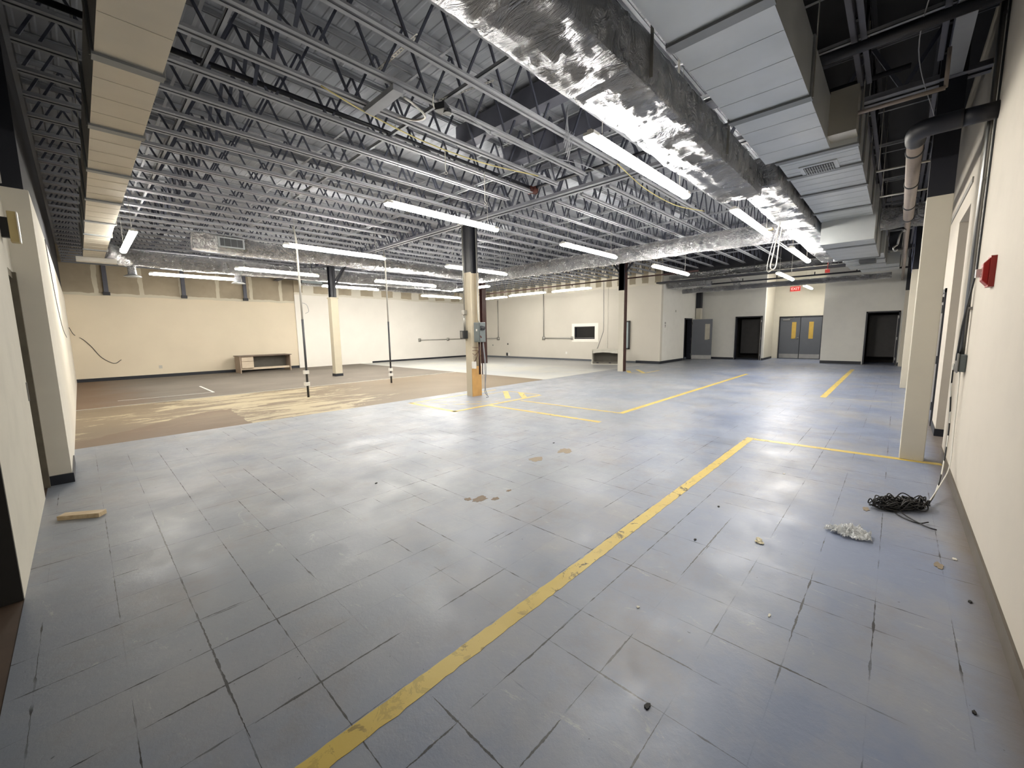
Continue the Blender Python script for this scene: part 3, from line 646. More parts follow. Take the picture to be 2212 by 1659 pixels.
m = MB(); m.box(6.28, 7.44, 1.95, 6.352, 7.54, 2.05); tag(m.build('junction_box', CONDUIT), 'small grey junction box on the main column above the dark receptacle', 'electrical box')
m = MB()
for y in (7.47, 7.51): m.tube([(6.32, y, 1.57), (6.32, y, 1.95)], .012, 8)
m.tube([(6.32, 7.49, 2.05), (6.32, 7.49, 3.95)], .016, 8); tag(m.build('conduit', CONDUIT, None, True), 'pale conduit climbing the left edge of the main column', 'conduit')
m = MB()
for z in (1.10, 1.17): m.tube([(6.34, 7.26, z), (6.34, 6.99, z)], .006, 6)
m.tube(curve_pts([(6.34, 7.26, 1.03), (6.32, 7.14, 1.0), (6.34, 7.05, 1.1), (6.34, 7.0, 1.17)]), .006, 6); m.tube(curve_pts([(6.33, 7.24, .8), (6.33, 7.12, .92), (6.35, 7.06, 1.08)]), .006, 6)
tag(m.build('bent_wires', RUST, None, True), 'rusty bent wires across the front of the main column', 'wires')
m = MB(); m.box(6.30, 7.15, .68, 6.352, 7.25, .84); tag(m.build('outlet_box', PLASTIC_W), 'white outlet box low on the main column', 'electrical box')
m = MB(); m.tube(curve_pts([(6.4, 6.96, 1.3), (6.42, 6.93, .8), (6.46, 6.98, .3), (6.45, 6.98, .12), (6.5, 6.92, .012), (6.42, 6.9, .012)]), .009, 6); m.tube(curve_pts([(6.41, 6.95, 1.3), (6.44, 6.91, .7), (6.44, 6.95, .3), (6.5, 7.0, .15), (6.52, 6.97, .05)]), .007, 6)
tag(m.build('loose_cable', GREYCAB, None, True), 'loose grey cable dangling to the floor beside the main column', 'cable')

# ------------------------------------------------------------------ strip lights
def strip_light(p, q, z, label, group='suspended strip lights', hang=ZD, lens=None, w=.11, hh=.075):
    """unit 2.3 m along local x"""
    mid = ((p[0]+q[0])/2, (p[1]+q[1])/2, z)
    root = empty('strip_light', mid, label, 'light', group); ax = abs(q[0]-p[0]) > abs(q[1]-p[1]); L = math.hypot(p[0]-q[0], p[1]-q[1])/2
    def bx(m, u0, v0, z0, u1, v1, z1):
        if ax: m.box(mid[0]+u0, mid[1]+v0, z+z0, mid[0]+u1, mid[1]+v1, z+z1)
        else: m.box(mid[0]+v0, mid[1]+u0, z+z0, mid[0]+v1, mid[1]+u1, z+z1)
    m = MB(); bx(m, -L+.01, -w*.2, .045, L-.01, w*.2, hh+.02); m.build('housing', LENSOFF, root)
    m = MB(); n = 8; pts = []
    for k in range(n+1):
        t = PI*k/n; pts.append((math.cos(t)*w/2, .045-math.sin(t)*.045))
    i = 0
    for u in (-L, L):
        for (v, zz) in pts: m.v.append((mid[0]+u, mid[1]+v, z+zz) if ax else (mid[0]+v, mid[1]+u, z+zz))
    N = n+1
    for k in range(n): m.f.append((k, k+1, N+k+1, N+k))
    m.f.append((0, N, N+n, n)); m.f.append(tuple(range(N))); m.f.append(tuple(range(N, 2*N))[::-1])
    m.build('lens', lens or LENS, root, False)
    for u in (-L+.05, L-.05): m = MB(); bx(m, u-.05, -w*.5, .044, u+.05, w*.5, hh); m.build('end_cap', LENSOFF, root)
    for u in (-L*.8, L*.8):
        m = MB(); a = (mid[0]+u, mid[1], z+hh) if ax else (mid[0], mid[1]+u, z+hh)
        m.tube([a, (a[0], a[1], hang)], .0035, 5, False); m.build('hanger_wire', CONDUIT, root)
    return root
SL = [((3.29, 2.13), (5.6, 2.13), 3.19, 'nearest bright strip light beside the big wrapped duct'),
      ((3.33, 5.67), (5.64, 5.67), 3.40, 'strip light hanging in front of the top of the main column'),
      ((3.15, 9.49), (5.46, 9.49), 3.36, 'strip light between the two vertical conduit poles'),
      ((6.89, 1.915), (9.20, 1.915), 3.23, 'strip light beyond the end of the big wrapped duct, by the looped white cable'),
      ((7.33, 5.40), (9.64, 5.40), 3.34, 'strip light crossing the round duct right of the main column'),
      ((10.5, 4.77), (12.9, 4.77), 3.14, 'strip light above the pale corner by the black column'),
      ((10.3, 1.745), (12.6, 1.745), 3.11, 'strip light below the small wrapped duct near the passage'),
      ((1.64, 16.3), (3.94, 16.3), 3.37, 'leftmost long strip light close to the cream far wall'),
      ((3.28, 13.93), (5.585, 13.93), 3.41, 'strip light partly hidden by the near conduit pole, under the far duct'),
      ((.83, 9.65), (.83, 11.95), 3.28, 'short-looking strip light at the end of the beige tin duct'),
      ((6.96, 8.94), (9.26, 8.94), 3.26, 'strip light passing behind the main column'),
      ((6.6, 12.1), (8.9, 12.1), 3.15, 'strip light in front of the white far wall, right of the far conduit pole'),
      ((6.62, 16.17), (8.93, 16.17), 3.36, 'strip light passing behind the slim cream column'),
      ((10.99, 16.0), (13.29, 16.0), 3.22, 'farthest strip light in front of the white far wall'),
      ((15.1, 16.2), (15.1, 14.0), 3.29, 'strip light by the back wall nearest the thin dark column'),
      ((15.1, 14.36), (15.1, 12.07), 3.31, 'middle strip light of the row along the back wall'),
      ((15.9, 12.25), (15.9, 10.1), 3.40, 'right-hand strip light of the row above the dark hatch'),
      ((11.35, 14.1), (11.35, 11.9), 3.31, 'strip light running crosswise just behind the main column'),
      ((14.4, 2.71), (16.7, 2.71), 3.10, 'strip light before the passage to the double doors'),
      ((21.6, 3.05), (23.5, 3.05), 3.28, 'strip light beside the exit sign in the recess')]
SL[14] = ((15.35, 16.6), (15.35, 14.8), 3.31, SL[14][3])
for p, q, z, t in SL: strip_light(p, q, z, t, hang=3.6 if (p[1] == 12.1 or p[0] == 11.35) else ZD, lens=LENSB if p[0] in (6.6, 10.99, 14.4, 6.62) else (LENSS if p[0] in (15.35, 15.1, 15.9) else None))

# ------------------------------------------------------------------ ducts
def foil_tube(path, r, seg=.05, n=32, amp=.02, seed=0, sag=0, band=.9, squash=1.0):
    path = [Vector(p) for p in path]; pts = []
    for a, b in zip(path, path[1:]):
        k = max(2, int((b-a).length/seg))
        for i in range(k): pts.append(a.lerp(b, i/k))
    pts.append(path[-1]); m = MB(); rings = []; s = 0
    for j, p in enumerate(pts):
        if j: s += (p-pts[j-1]).length
        d = (pts[min(j+1, len(pts)-1)]-pts[max(j-1, 0)]).normalized(); u = Vector((0, 0, 1)) if abs(d.z) < .8 else Vector((1, 0, 0))
        a = d.cross(u).normalized(); b = a.cross(d); i = len(m.v)
        pinch = -.022*math.exp(-((s % band)-band/2)**2/.0012)
        for k in range(n):
            t = 2*PI*k/n; c, q = math.cos(t), math.sin(t)
            w1_ = noise.noise(Vector((s*5+seed, c*1.6, q*1.6))); w2_ = abs(noise.noise(Vector((s*11, c*4+seed, q*4)))); w3_ = noise.noise(Vector((s*1.1+seed*3, c, q)))
            rr = r+amp*w1_+amp*1.2*(w2_-.3)+amp*1.4*w3_+pinch*(.5+w1_)
            m.v.append(tuple(p+a*c*rr+b*q*rr*squash))
        rings.append(i)
    for A, B in zip(rings, rings[1:]):
        for k in range(n): m.f.append((A+k, A+(k+1) % n, B+(k+1) % n, B+k))
    m.f.append(tuple(rings[0]+k for k in range(n))[::-1]); m.f.append(tuple(rings[-1]+k for k in range(n)))
    return m
def foil_box(x0, x1, y0, y1, z0, z1, seed=0, seg=.035, amp=.012, axis=0, band=1.0, rad=.03):
    """rectangular wrapped duct running along x (axis 0) or y (axis 1) with sagging wrinkled faces"""
    m = MB(); W = y1-y0; Hh = z1-z0; prof = []
    nW, nH = 16, 12
    def side(a, b, n):
        return [(a[0]+(b[0]-a[0])*k/n, a[1]+(b[1]-a[1])*k/n) for k in range(n)]
    c = [(0, 0), (W, 0), (W, Hh), (0, Hh)]
    prof = side(c[0], c[1], nW)+side(c[1], c[2], nH)+side(c[2], c[3], nW)+side(c[3], c[0], nH)
    L = x1-x0; nL = int(L/seg); N = len(prof); rings = []
    for j in range(nL+1):
        s = L*j/nL; i = len(m.v); e = min(1, s/.06, (L-s)/.06)
        for (u, v) in prof:
            nu = (u-W/2)/(W/2); nv = (v-Hh/2)/(Hh/2)
            corner = min(1-abs(nu) if abs(nv) > .99 else 1-abs(nv), 1)
            w1_ = noise.noise(Vector((s*3.5+seed, u*7, v*7))); w2_ = abs(noise.noise(Vector((s*9+seed, u*12, v*12)))); w3_ = noise.noise(Vector((s*.9, seed+nu, nv)))
            bulge = .018*corner*math.sin(PI*((s % band)/band)); pin = -.016*math.exp(-((s % band))**2/.002)
            d = amp*w1_+amp*.9*(w2_-.25)+.014*w3_+bulge+pin
            y = y0+u+(nu if abs(nu) > .99 else 0)*d+.006*noise.noise(Vector((s*2, v*3, seed+9))); z = z0+v+(nv if abs(nv) > .99 else 0)*d+.012*noise.noise(Vector((s*1.3+seed, nu*2, 3)))
            m.v.append((x0+s, y, z) if axis == 0 else (y, x0+s, z))
        rings.append(i)
    for A, B in zip(rings, rings[1:]):
        for k in range(N): m.f.append((A+k, A+(k+1) % N, B+(k+1) % N, B+k))
    m.f.append(tuple(rings[0]+k for k in range(N))[::-1]); m.f.append(tuple(rings[-1]+k for k in range(N)))
    return m
def hangers(m, pts, w=.0, z1=ZD-.05):
    for p in pts: m.bar(p, (p[0], p[1], z1), .025, .003)

# big wrapped duct (overhead right of centre) and its smaller continuation
r = empty('wrapped_duct', (3, 1.69, 3.25), 'big rectangular foil-wrapped duct crossing the top of the room beside the nearest strip light', 'duct')
foil_box(.75, 6.35, 1.445, 1.93, 3.25, 3.58, seed=1).build('foil_wrap', FOILR, r, True)
for x in (1.2, 3.0, 4.8):
    for y in (1.42, 1.955): m = MB(); m.bar((x, y, 3.3), (x, y, ZD-.05), .025, .004); m.build('hanger_strap', CONDUIT, r)
foil_box(6.3, 14.6, 1.25, 1.70, 3.33, 3.72, seed=5).build('foil_wrap', FOILR, None, True)
o = bpy.data.objects['foil_wrap.001'] if 'foil_wrap.001' in bpy.data.objects else None
o.name = 'wrapped_duct'; tag(o, 'smaller foil-wrapped duct continuing from the end of the big wrapped duct towards the passage', 'duct')
o = foil_tube([(11.16, 1.5, 3.7), (11.16, 12.4, 3.7)], .225, seed=3).build('round_duct', FOIL, None, True); tag(o, 'round foil-wrapped duct sweeping across the room behind the main column', 'duct')
o = foil_tube([(2.45, 12.0, 3.69), (11.3, 12.0, 3.69)], .185, seed=11).build('round_duct', FOIL, None, True); tag(o, 'foil-wrapped round duct behind the two conduit poles, ending in a grilled box', 'duct')
g = empty('duct_end_box', (2.3, 11.98, 3.7), 'foil-covered end box with side grille on the round duct', 'duct')
m = foil_box(2.02, 3.1, 11.83, 12.16, 3.53, 3.9, seed=8, amp=.008); m.build('foil_wrap', FOIL, g, True)
m = MB(); m.box(2.48, 11.78, 3.62, 3.02, 11.812, 3.86); gr = m.build('grille_frame', TINEDGE, g)
m = MB(); m.box(2.52, 11.775, 3.65, 2.98, 11.785, 3.83); m.build('grille_recess', BOXDARK, gr)
m = MB()
for k in range(3): m.box(2.6+k*.13, 11.768, 3.65, 2.606+k*.13, 11.778, 3.83)
m.build('grille_bars', BOXGREY, gr)
o = foil_tube([(.95, 15.65, 3.72), (12.6, 15.65, 3.72)], .225, seed=21).build('round_duct', FOIL, None, True); tag(o, 'longest foil-wrapped duct running along the far side in front of the cream wall', 'duct')
o = foil_tube([(6.8, 19.0, 3.84), (15.2, 19.0, 3.84)], .15, seed=31).build('round_duct', FOIL, None, True); tag(o, 'thin foil-wrapped duct hugging the white far wall', 'duct')
m = MB(); m.box(6.85, 18.82, 3.78, 7.7, 18.86, 3.96); tag(m.build('wall_grille', BOXGREY), 'grey grille on the thin duct near the slim cream column', 'grille')
# foil neck joining the left tin duct with the far duct, with ceiling diffusers below
o = foil_tube([(.55, 14.35, 3.66), (.8, 15.0, 3.7), (1.1, 15.6, 3.72)], .24, seed=41, amp=.02).build('duct_elbow', FOIL, None, True); tag(o, 'crumpled foil elbow where the beige tin duct meets the far duct', 'duct')
for x, y, t in ((1.22, 15.75, 'at the left end of the far duct'), (3.75, 15.72, 'right of the leftmost strip light')):
    e = empty('round_diffuser', (x, y, 3.2), 'round white ceiling diffuser on a foil collar '+t, 'diffuser')
    foil_tube([(x, y, 3.27), (x, y, 3.56)], .1, seed=x, amp=.01).build('foil_collar', FOIL, e, True)
    m = MB(); m.tube([(x, y, 3.2), (x, y, 3.225), (x, y, 3.28)], [.06, .2, .11], 24); m.build('diffuser_cone', TIN, e, True)
m = MB(); m.box(.15, 14.25, 3.36, .85, 14.5, 3.46); tag(m.build('end_cap_box', LENSOFF), 'white box under the far end of the beige tin duct', 'duct')
# galvanised ducts
def tin_duct(axis, a0, a1, lo, hi, z0, z1, seams, mat, label, cross=None):
    base = ((a0+a1)/2, (lo+hi)/2, z0) if axis == 0 else ((lo+hi)/2, (a0+a1)/2, z0)
    root = empty('sheet_metal_duct', base, label, 'duct')
    def bx(m, s0, u0, zz0, s1, u1, zz1):
        if axis == 0: m.box(s0, u0, zz0, s1, u1, zz1)
        else: m.box(u0, s0, zz0, u1, s1, zz1)
    m = MB(); bx(m, a0, lo, z0, a1, hi, z1); m.build('duct_body', mat, root)
    for s in seams:
        m = MB(); bx(m, s-.045, lo-.014, z0-.018, s+.045, hi+.014, z1+.014); m.build('joint_flange', TINEDGE, root)
        for u in (lo-.02, hi+.02):
            m = MB()
            if axis == 0: m.tube([(s, u, z0-.01), (s, u, ZD-.06)], .005, 5)
            else: m.tube([(u, s, z0-.01), (u, s, ZD-.06)], .005, 5)
            m.build('hanger_rod', CONDUIT, root)
    # raised cross-ribs
    pts = [a0]+list(seams)+[a1]
    for p, q in zip(pts, pts[1:]):
        n = 4
        for k in range(1, n):
            m = MB(); s = p+(q-p)*k/n; bx(m, s-.003, lo+.003, z0-.002, s+.003, hi-.003, z0); m.build('stiffening_rib', mat, root)
    return root
tin_duct(1, 1.98, 14.2, .27, .63, 3.45, 3.95, [4.18, 5.53, 6.94, 8.38, 9.9, 11.13, 12.98], TINW, 'long beige-looking tin duct running away along the left wall')
tin_duct(0, .75, 5.85, .69, 1.30, 3.45, 3.9, [3.03, 4.47], TIN, 'wide galvanised duct beside the big wrapped duct')
tin_duct(0, 5.85, 9.7, .46, 1.19, 3.45, 3.95, [5.9, 6.6, 7.6, 8.9], TIN, 'wider galvanised duct section with the air register')
m = MB(); m.box(6.24, .66, 3.437, 6.62, 1.03, 3.45)
e = empty('air_register', (6.4, .85, 3.44), 'slotted air register in the underside of the galvanised duct', 'grille')
m.build('register_frame', TIN, e); m = MB(); m.box(6.29, .7, 3.433, 6.57, .99, 3.438); m.build('register_opening', BOXDARK, e)
m = MB()
for k in range(12): m.box(6.29, .71+k*.024, 3.427, 6.57, .715+k*.024, 3.436)
m.box(6.425, .7, 3.427, 6.435, .99, 3.436); m.build('register_bars', TIN, e)
m = MB(); m.box(5.62, .46, 3.5, 5.85, .69, 3.93); tag(m.build('duct_transition', TINW), 'short duct offset where the galvanised duct widens', 'duct')
tin_duct(0, 9.7, 12.3, .42, 1.18, 3.04, 3.95, [10.3, 12.2], TIN, 'deep galvanised duct drop beyond the air register')
tin_duct(0, 12.3, 15.2, .35, 1.1, 3.12, 3.6, [13.2, 14.1], TIN, 'last galvanised box at the end of the duct run, near the passage')
m = MB(); m.box(13.0, .5, 3.05, 13.5, .8, 3.12); tag(m.build('duct_damper', BOXDARK), 'dark open damper under the last galvanised box', 'grille')
tin_duct(0, 15.3, 17.0, .1, .95, 3.2, 3.5, [16.0], TIN, 'small galvanised box in front of the far wall')
# crumpled cross duct behind the near pillar
foil_tube([(11.2, .4, 3.62), (11.2, -.47, 3.62)], .2, seed=51, amp=.03).build('cross_duct', FOIL, None, True); o = bpy.data.objects['cross_duct']; tag(o, 'crumpled foil duct stub between the galvanised duct and the right wall', 'duct')
# passage ducts
o = foil_tube([(17.5, 7.2, 3.71), (17.5, .9, 3.71)], .1, seed=61, amp=.006, n=20).build('round_duct', FOIL, None, True); tag(o, 'upper of two thin foil ducts crossing the passage, below the black girder', 'duct')
o = foil_tube([(20.0, 7.6, 3.33), (20.0, .3, 3.33)], .11, seed=71, amp=.008, n=20).build('round_duct', FOIL, None, True); tag(o, 'lower of two thin foil ducts crossing the passage, in front of the far wall', 'duct')
o = foil_tube([(18.2, 5.1, 3.75), (19.0, 5.15, 3.7), (19.8, 5.2, 3.5), (20.0, 5.25, 3.33)], .15, seed=81, amp=.012, n=20).build('duct_elbow', FOIL, None, True); tag(o, 'foil elbow linking the two thin passage ducts', 'duct')
m = MB(); m.box(18.3, 6.0, 3.36, 19.0, 7.6, 3.66); m.build('foil_plenum', FOIL); tag(bpy.data.objects['foil_plenum'], 'foil-covered plenum box in the corner above the open door', 'duct')
m = MB(); m.box(17.25, 1.3, 3.5, 17.65, 7.7, 3.56)
for y in (2, 4, 6): m.tube([(17.3, y, 3.58), (17.3, y, ZD-.02)], .006, 5)
tag(m.build('duct_support', BLACKP), 'dark support rail under the upper passage duct', 'pipe')
# pipes
m = MB(); m.tube([(19.0, 7.7, 3.46), (19.0, -.45, 3.46)], .03, 10)
for y in (1.2, 2.4, 3.6, 4.8, 6.0): m.tube([(19.0, y, 3.46), (19.0, y, 3.58)], .018, 8)
tag(m.build('sprinkler_pipe', BLACKP, None, True), 'black sprinkler pipe crossing the passage in front of the thin ducts', 'pipe')
m = MB(); m.tube([(15.6, 17.6, 3.63), (15.6, 5.4, 3.63)], .028, 10)
for y in (6.2, 8.3, 10.9, 13.0, 15.2): m.tube([(15.6, y, 3.55), (15.6, y, 3.63)], .02, 8); m.tube([(15.6, y+.3, 3.63), (15.6, y+.3, ZD-.02)], .005, 5)
tag(m.build('sprinkler_pipe', DARKRED, None, True), 'dark red-brown sprinkler pipe along the back wall over the strip lights', 'pipe')
r = empty('drain_pipe', (5.6, .02, 3.3), 'beige drain pipe receding along the right wall with a dark elbow', 'pipe')
m = MB(); m.tube([(5.6, .012, 3.3), (9.7, .012, 3.3)], .063, 16); m.build('wide_pipe', PVC, r, True)
m = MB(); m.tube([(9.7, .012, 3.31), (21.85, .012, 3.31)], .039, 14); m.build('narrow_pipe', PVC, r, True)
for x in (6.1, 7.4, 8.7, 9.65): m = MB(); m.tube([(x, .012, 3.3), (x+.03, .012, 3.3)], .073, 16); m.build('pipe_clamp', BOXDARK, r, True)
m = MB(); m.tube(curve_pts([(5.8, .012, 3.3), (5.58, .005, 3.3), (5.5, -.08, 3.3), (5.49, -.28, 3.3)]), .077, 16); m.build('elbow', BLACKP, r, True)
m = MB(); m.tube([(5.49, -.26, 3.3), (5.49, YR, 3.3)], .07, 16); tag(m.build('black_pipe', BLACKP, None, True), 'thick black pipe entering the right wall near the conduit', 'pipe')
m = MB(); m.tube([(5.0, 1.25, 3.96), (5.0, YR, 3.96)], .045, 12); tag(m.build('black_pipe', BLACKP, None, True), 'black pipe high above the beige drain pipe', 'pipe')
m = MB(); m.tube([(5.55, .45, 3.62), (5.55, -.15, 3.62)], .02, 8); m.tube([(5.55, -.15, 3.62), (5.55, -.15, 3.95)], .015, 8); tag(m.build('branch_pipe', PVC, None, True), 'thin tan branch pipe near the duct offset', 'pipe')
for k, (x, y) in enumerate(((7.2, -.05), (8.6, -.05))):
    m = MB(); m.tube([(x, .35, 3.47), (x, y-.25, 3.47)], .014, 8); m.tube([(x, .33, 3.47), (x, .33, ZD)], .005, 5); m.tube([(x, y-.23, 3.47), (x, y-.23, ZD)], .005, 5); tag(m.build('trapeze_rod', CONDUIT, None, True), ('first' if k == 0 else 'second')+' thin hanger rail across the beige drain pipe counted from the dark elbow', 'strut')
m = MB(); m.tube([(10.6, .05, 3.3), (10.6, .1, 3.2), (10.6, .12, 3.02)], .016, 8); m.tube([(10.55, .05, 3.27), (10.65, .05, 3.27)], .03, 8); m.tube(curve_pts([(10.6, .12, 3.02), (10.6, .17, 2.97), (10.6, .15, 2.91), (10.6, .11, 2.93)]), .016, 8); tag(m.build('pipe_outlet', STEEL, None, True), 'small bent brass-and-steel outlet hanging below the drain pipe', 'pipe fitting')
m = MB()
for k in range(2): m.tube(curve_pts([(11.5+.1*k, -.1-.02*k, 4.0), (11.6, -.1-.02*k, 3.45), (12.0, -.1-.03*k, 3.0), (12.3, -.12, 2.7-.05*k)]), .005, 6)
tag(m.build('hanging_wires', BLUECAB, None, True), 'blue and dark cables hanging beside the second pillar', 'wires')
m = MB(); m.tube(curve_pts([(4.2, -.2, 4.45), (4.6, -.05, 4.2), (5.4, .05, 3.95), (7.0, -.12, 3.9)]), .0045, 6); tag(m.build('hanging_cable', GREYCAB, None, True), 'twisted white cable crossing the dark roof above the drain pipe', 'cable')
# dark high beams on the right, above the drain pipe
m = MB(); m.box(-.3, -.28, 4.0, 9, -.16, 4.04); m.box(-.3, -.24, 4.04, 9, -.2, 4.3); tag(m.build('steel_strap', CHORD), 'grey steel strap under the joists closest to the right wall', 'brace')

# ------------------------------------------------------------------ far wall brackets, boxes, conduit
for x, t in ((.85, 'leftmost'), (3.03, 'middle'), (5.12, 'rightmost')):
    e = empty('wall_bracket', (x, YF-.05, 3.1), t+' of three dark steel posts bolted high on the cream wall', 'bracket')
    m = MB(); m.box(x-.06, YF-.1, 3.12, x+.06, YF-.02, 4.1); m.build('post', BEAMD, e)
    m = MB(); m.box(x-.09, YF-.12, 3.05, x+.09, YF, 3.16); m.build('foot_plate', BLACKP, e)
for nm, x, y, h, boxes, t in (('near', 3.75, 10.47, 4.05, (.62, .33), 'left vertical conduit pole with two white outlet boxes standing in the stripped floor'), ('far', 6.60, 11.45, 4.05, (.42, .26), 'right vertical conduit pole with small outlet boxes standing in the stripped floor')):
    e = empty('conduit_pole', (x, y, 0), t, 'conduit')
    m = MB(); m.tube([(x, y, .0), (x, y, h-.3), (x-.04, y, h)], .022, 10); m.build('pipe', CONDUIT, e, True)
    m = MB(); nn = 46
    pts = [(x+.0, y-.0, .0), (x, y, 1.9)]; m.tube(pts, .026, 10); m.build('flex_sleeve', BOXDARK, e, True)
    for z in boxes: m = MB(); m.box(x-.075, y-.06, z-.04, x+.04, y+.02, z+.045); m.build('outlet_box', PLASTIC_W, e)
    m = MB(); m.tube(curve_pts([(x, y, 2.3), (x+.12, y, 2.25), (x+.16, y, 2.1), (x+.08, y, 2.04)]), .005, 6)
    if nm == 'near': m.build('loose_wire', GREYCAB, e, True)
YW = YF-.05
m = MB(); m.tube([(13.85, YW-.03, 1.15), (XM-.03, YW-.03, 1.17)], .03, 8)
for x in (13.85, 15.95): m.box(x-.07, YW-.07, 1.07, x+.07, YW, 1.25)
tag(m.build('surface_conduit', CONDUIT, None, True), 'horizontal surface conduit low on the white far wall', 'conduit')
m = MB(); m.tube([(XM-.03, YW-.05, 1.16), (XM-.03, 18.06, 1.17)], .028, 8); m.tube([(XM-.03, 18.06, 1.17), (XM-.03, 18.06, 3.5)], .025, 8); m.box(XM-.07, 17.97, 1.07, XM, 18.15, 1.25)
tag(m.build('surface_conduit', CONDUIT, None, True), 'white surface conduit turning up the back wall beside the main column', 'conduit')
m = MB(); m.tube([(XM-.03, 14.44, 1.2), (XM-.03, 14.44, 4.0)], .026, 8); m.tube([(XM-.03, 14.44, 1.18), (XM-.03, 12.5, 1.17)], .032, 8); m.box(XM-.07, 14.36, 1.08, XM, 14.52, 1.26); m.box(XM-.07, 12.46, 1.1, XM, 12.58, 1.26)
tag(m.build('surface_conduit', CONDUIT, None, True), 'L-shaped surface conduit dropping to the dark hatch', 'conduit')
m = MB(); m.tube([(XM-.012, 10.66, 4.0), (XM-.012, 10.64, 1.55), (XM-.012, 11.0, .62)], .01, 6); tag(m.build('wall_cable', GREYCAB, None, True), 'grey cable running down the back wall behind the white cabinet', 'cable')
m = MB(); m.tube([(XM-.01, 10.4, 3.6), (XM-.01, 10.42, .62)], .006, 6); tag(m.build('wall_cable', WHITECAB, None, True), 'thin pale cable on the back wall right of the dark hatch', 'cable')
for y, z, s, t in ((17.27, .83, .05, 'small dark cable hole in the back wall above the floor box'), (18.58, .75, .04, 'small round hole in the back wall left of the dark one')):
    m = MB(); m.tube([(XM-.012, y, z), (XM, y, z)], s, 12); tag(m.build('cable_hole', BOXDARK if y < 18 else BOXGREY, None, True), t, 'hole')
e = empty('floor_outlet_box', (XM-.05, 17.2, .12), 'black and white outlet box low on the back wall', 'electrical box')
m = MB(); m.box(XM-.07, 17.22, .12, XM, 17.36, .3); m.build('black_box', BOXDARK, e); m = MB(); m.box(XM-.05, 17.1, .12, XM, 17.22, .32); m.build('white_plate', PLASTIC_W, e)
m = MB(); m.box(XM-.01, 12.85, .33, XM, 12.95, .45); tag(m.build('wall_plate', PLASTIC_W), 'white outlet plate under the dark hatch', 'outlet')
m = MB(); m.box(2.02, YF-.01, .34, 2.12, YF, .46); tag(m.build('wall_plate', TINW), 'beige outlet plate on the cream wall', 'outlet')
m = MB(); m.tube(curve_pts([(XL+.01, 20.2, 1.9), (XL+.1, YF-.014, 1.66), (.1, YF-.012, 1.5), (.28, YF-.012, 1.25), (.5, YF-.012, .85), (.8, YF-.012, .62), (1.0, YF-.012, .74)]), .01, 6); tag(m.build('wall_cable', BOXDARK, None, True), 'thin brown cable hanging across the left end of the cream wall', 'cable')
m = MB(); m.tube(curve_pts([(XL+.008, 8.8, 2.9), (XL+.008, 9.2, 2.5), (XL+.008, 10, 2.05), (XL+.008, 11.5, 1.7), (XL+.008, 14, 1.55)]), .005, 5); tag(m.build('wall_cable', BOXDARK, None, True), 'fine dark cable sagging along the left white wall', 'cable')

# ------------------------------------------------------------------ wall lettering, exit sign, alarms
t = empty('wall_notice', (18.44, 7.74, 1.75), 'small black sideways lettering stuck on the pale wall left of the open door', 'sign')
def text(body, size, loc, rot, mat, parent, name, ext=.001):
    cu = bpy.data.curves.new(name, 'FONT'); cu.body = body; cu.size = size; cu.extrude = ext; cu.align_x = 'CENTER'; cu.align_y = 'CENTER'; cu.materials.append(mat)
    t_ = bpy.data.objects.new(name, cu); COL.objects.link(t_); dg = bpy.context.evaluated_depsgraph_get(); me = bpy.data.meshes.new_from_object(t_.evaluated_get(dg)); bpy.data.objects.remove(t_)
    o = bpy.data.objects.new(name, me); COL.objects.link(o); o.parent = parent; o.rotation_euler = rot
    o.location = Vector(loc)-(Vector(parent.location) if parent else Vector((0, 0, 0))); return o
m = MB()
for b in ((18.38, 1.80, 18.50, 1.815), (18.38, 1.865, 18.50, 1.88), (18.38, 1.80, 18.40, 1.88), (18.475, 1.80, 18.50, 1.88), (18.41, 1.745, 18.48, 1.765), (18.405, 1.70, 18.42, 1.735), (18.435, 1.69, 18.45, 1.735), (18.46, 1.70, 18.475, 1.735), (18.405, 1.70, 18.45, 1.708), (18.44, 1.65, 18.475, 1.68), (18.40, 1.635, 18.42, 1.66)):
    m.box(b[0], 7.745, b[1], b[2], 7.75, b[3])
m.build('letter_marks', FRAMEB, t)
m = MB(); m.box(19.56, 7.74, 2.36, 19.66, 7.75, 2.46); tag(m.build('wall_plate', CONDUIT), 'small pale plate high on the wall left of the open door', 'outlet')
e = empty('exit_sign', (XDR-.06, 3.83, 3.44), 'lit red exit sign above the double doors', 'sign')
m = MB(); m.box(XDR-.05, 3.62, 3.33, XDR-.01, 4.02, 3.55); m.build('housing', EXITRED, e)
text('EXIT', .17, (XDR-.055, 3.82, 3.44), (PI/2, 0, -PI/2), EXITLET, e, 'lettering')
e = empty('strobe', (18.6, 1.98, 3.55), 'red strobe on the passage pipe above the double doors', 'alarm')
m = MB(); m.obox((16.3, 1.74, 3.27), (.06, .12, .1)); m.tube([(16.3, 1.74, 3.3), (16.3, 1.74, ZD)], .008, 6); e.location = (16.3, 1.74, 3.27); m.build('housing', RED, e)
e = empty('fire_alarm', (4.6, YR+.04, 1.88), 'red fire alarm horn strobe mounted on the right wall', 'alarm')
m = MB(); m.box(4.55, YR, 1.78, 4.70, YR+.03, 2.0); m.build('back_plate', RED, e)
m = MB(); i = 0
m.v += [(4.56, YR+.03, 1.79), (4.69, YR+.03, 1.79), (4.69, YR+.03, 1.99), (4.56, YR+.03, 1.99), (4.57, YR+.062, 1.83), (4.68, YR+.062, 1.83), (4.68, YR+.062, 1.95), (4.57, YR+.062, 1.95)]
m.f += [(0, 3, 2, 1), (4, 5, 6, 7), (0, 1, 5, 4), (1, 2, 6, 5), (2, 3, 7, 6), (3, 0, 4, 7)]; m.build('housing', RED, e, bevel=.004)
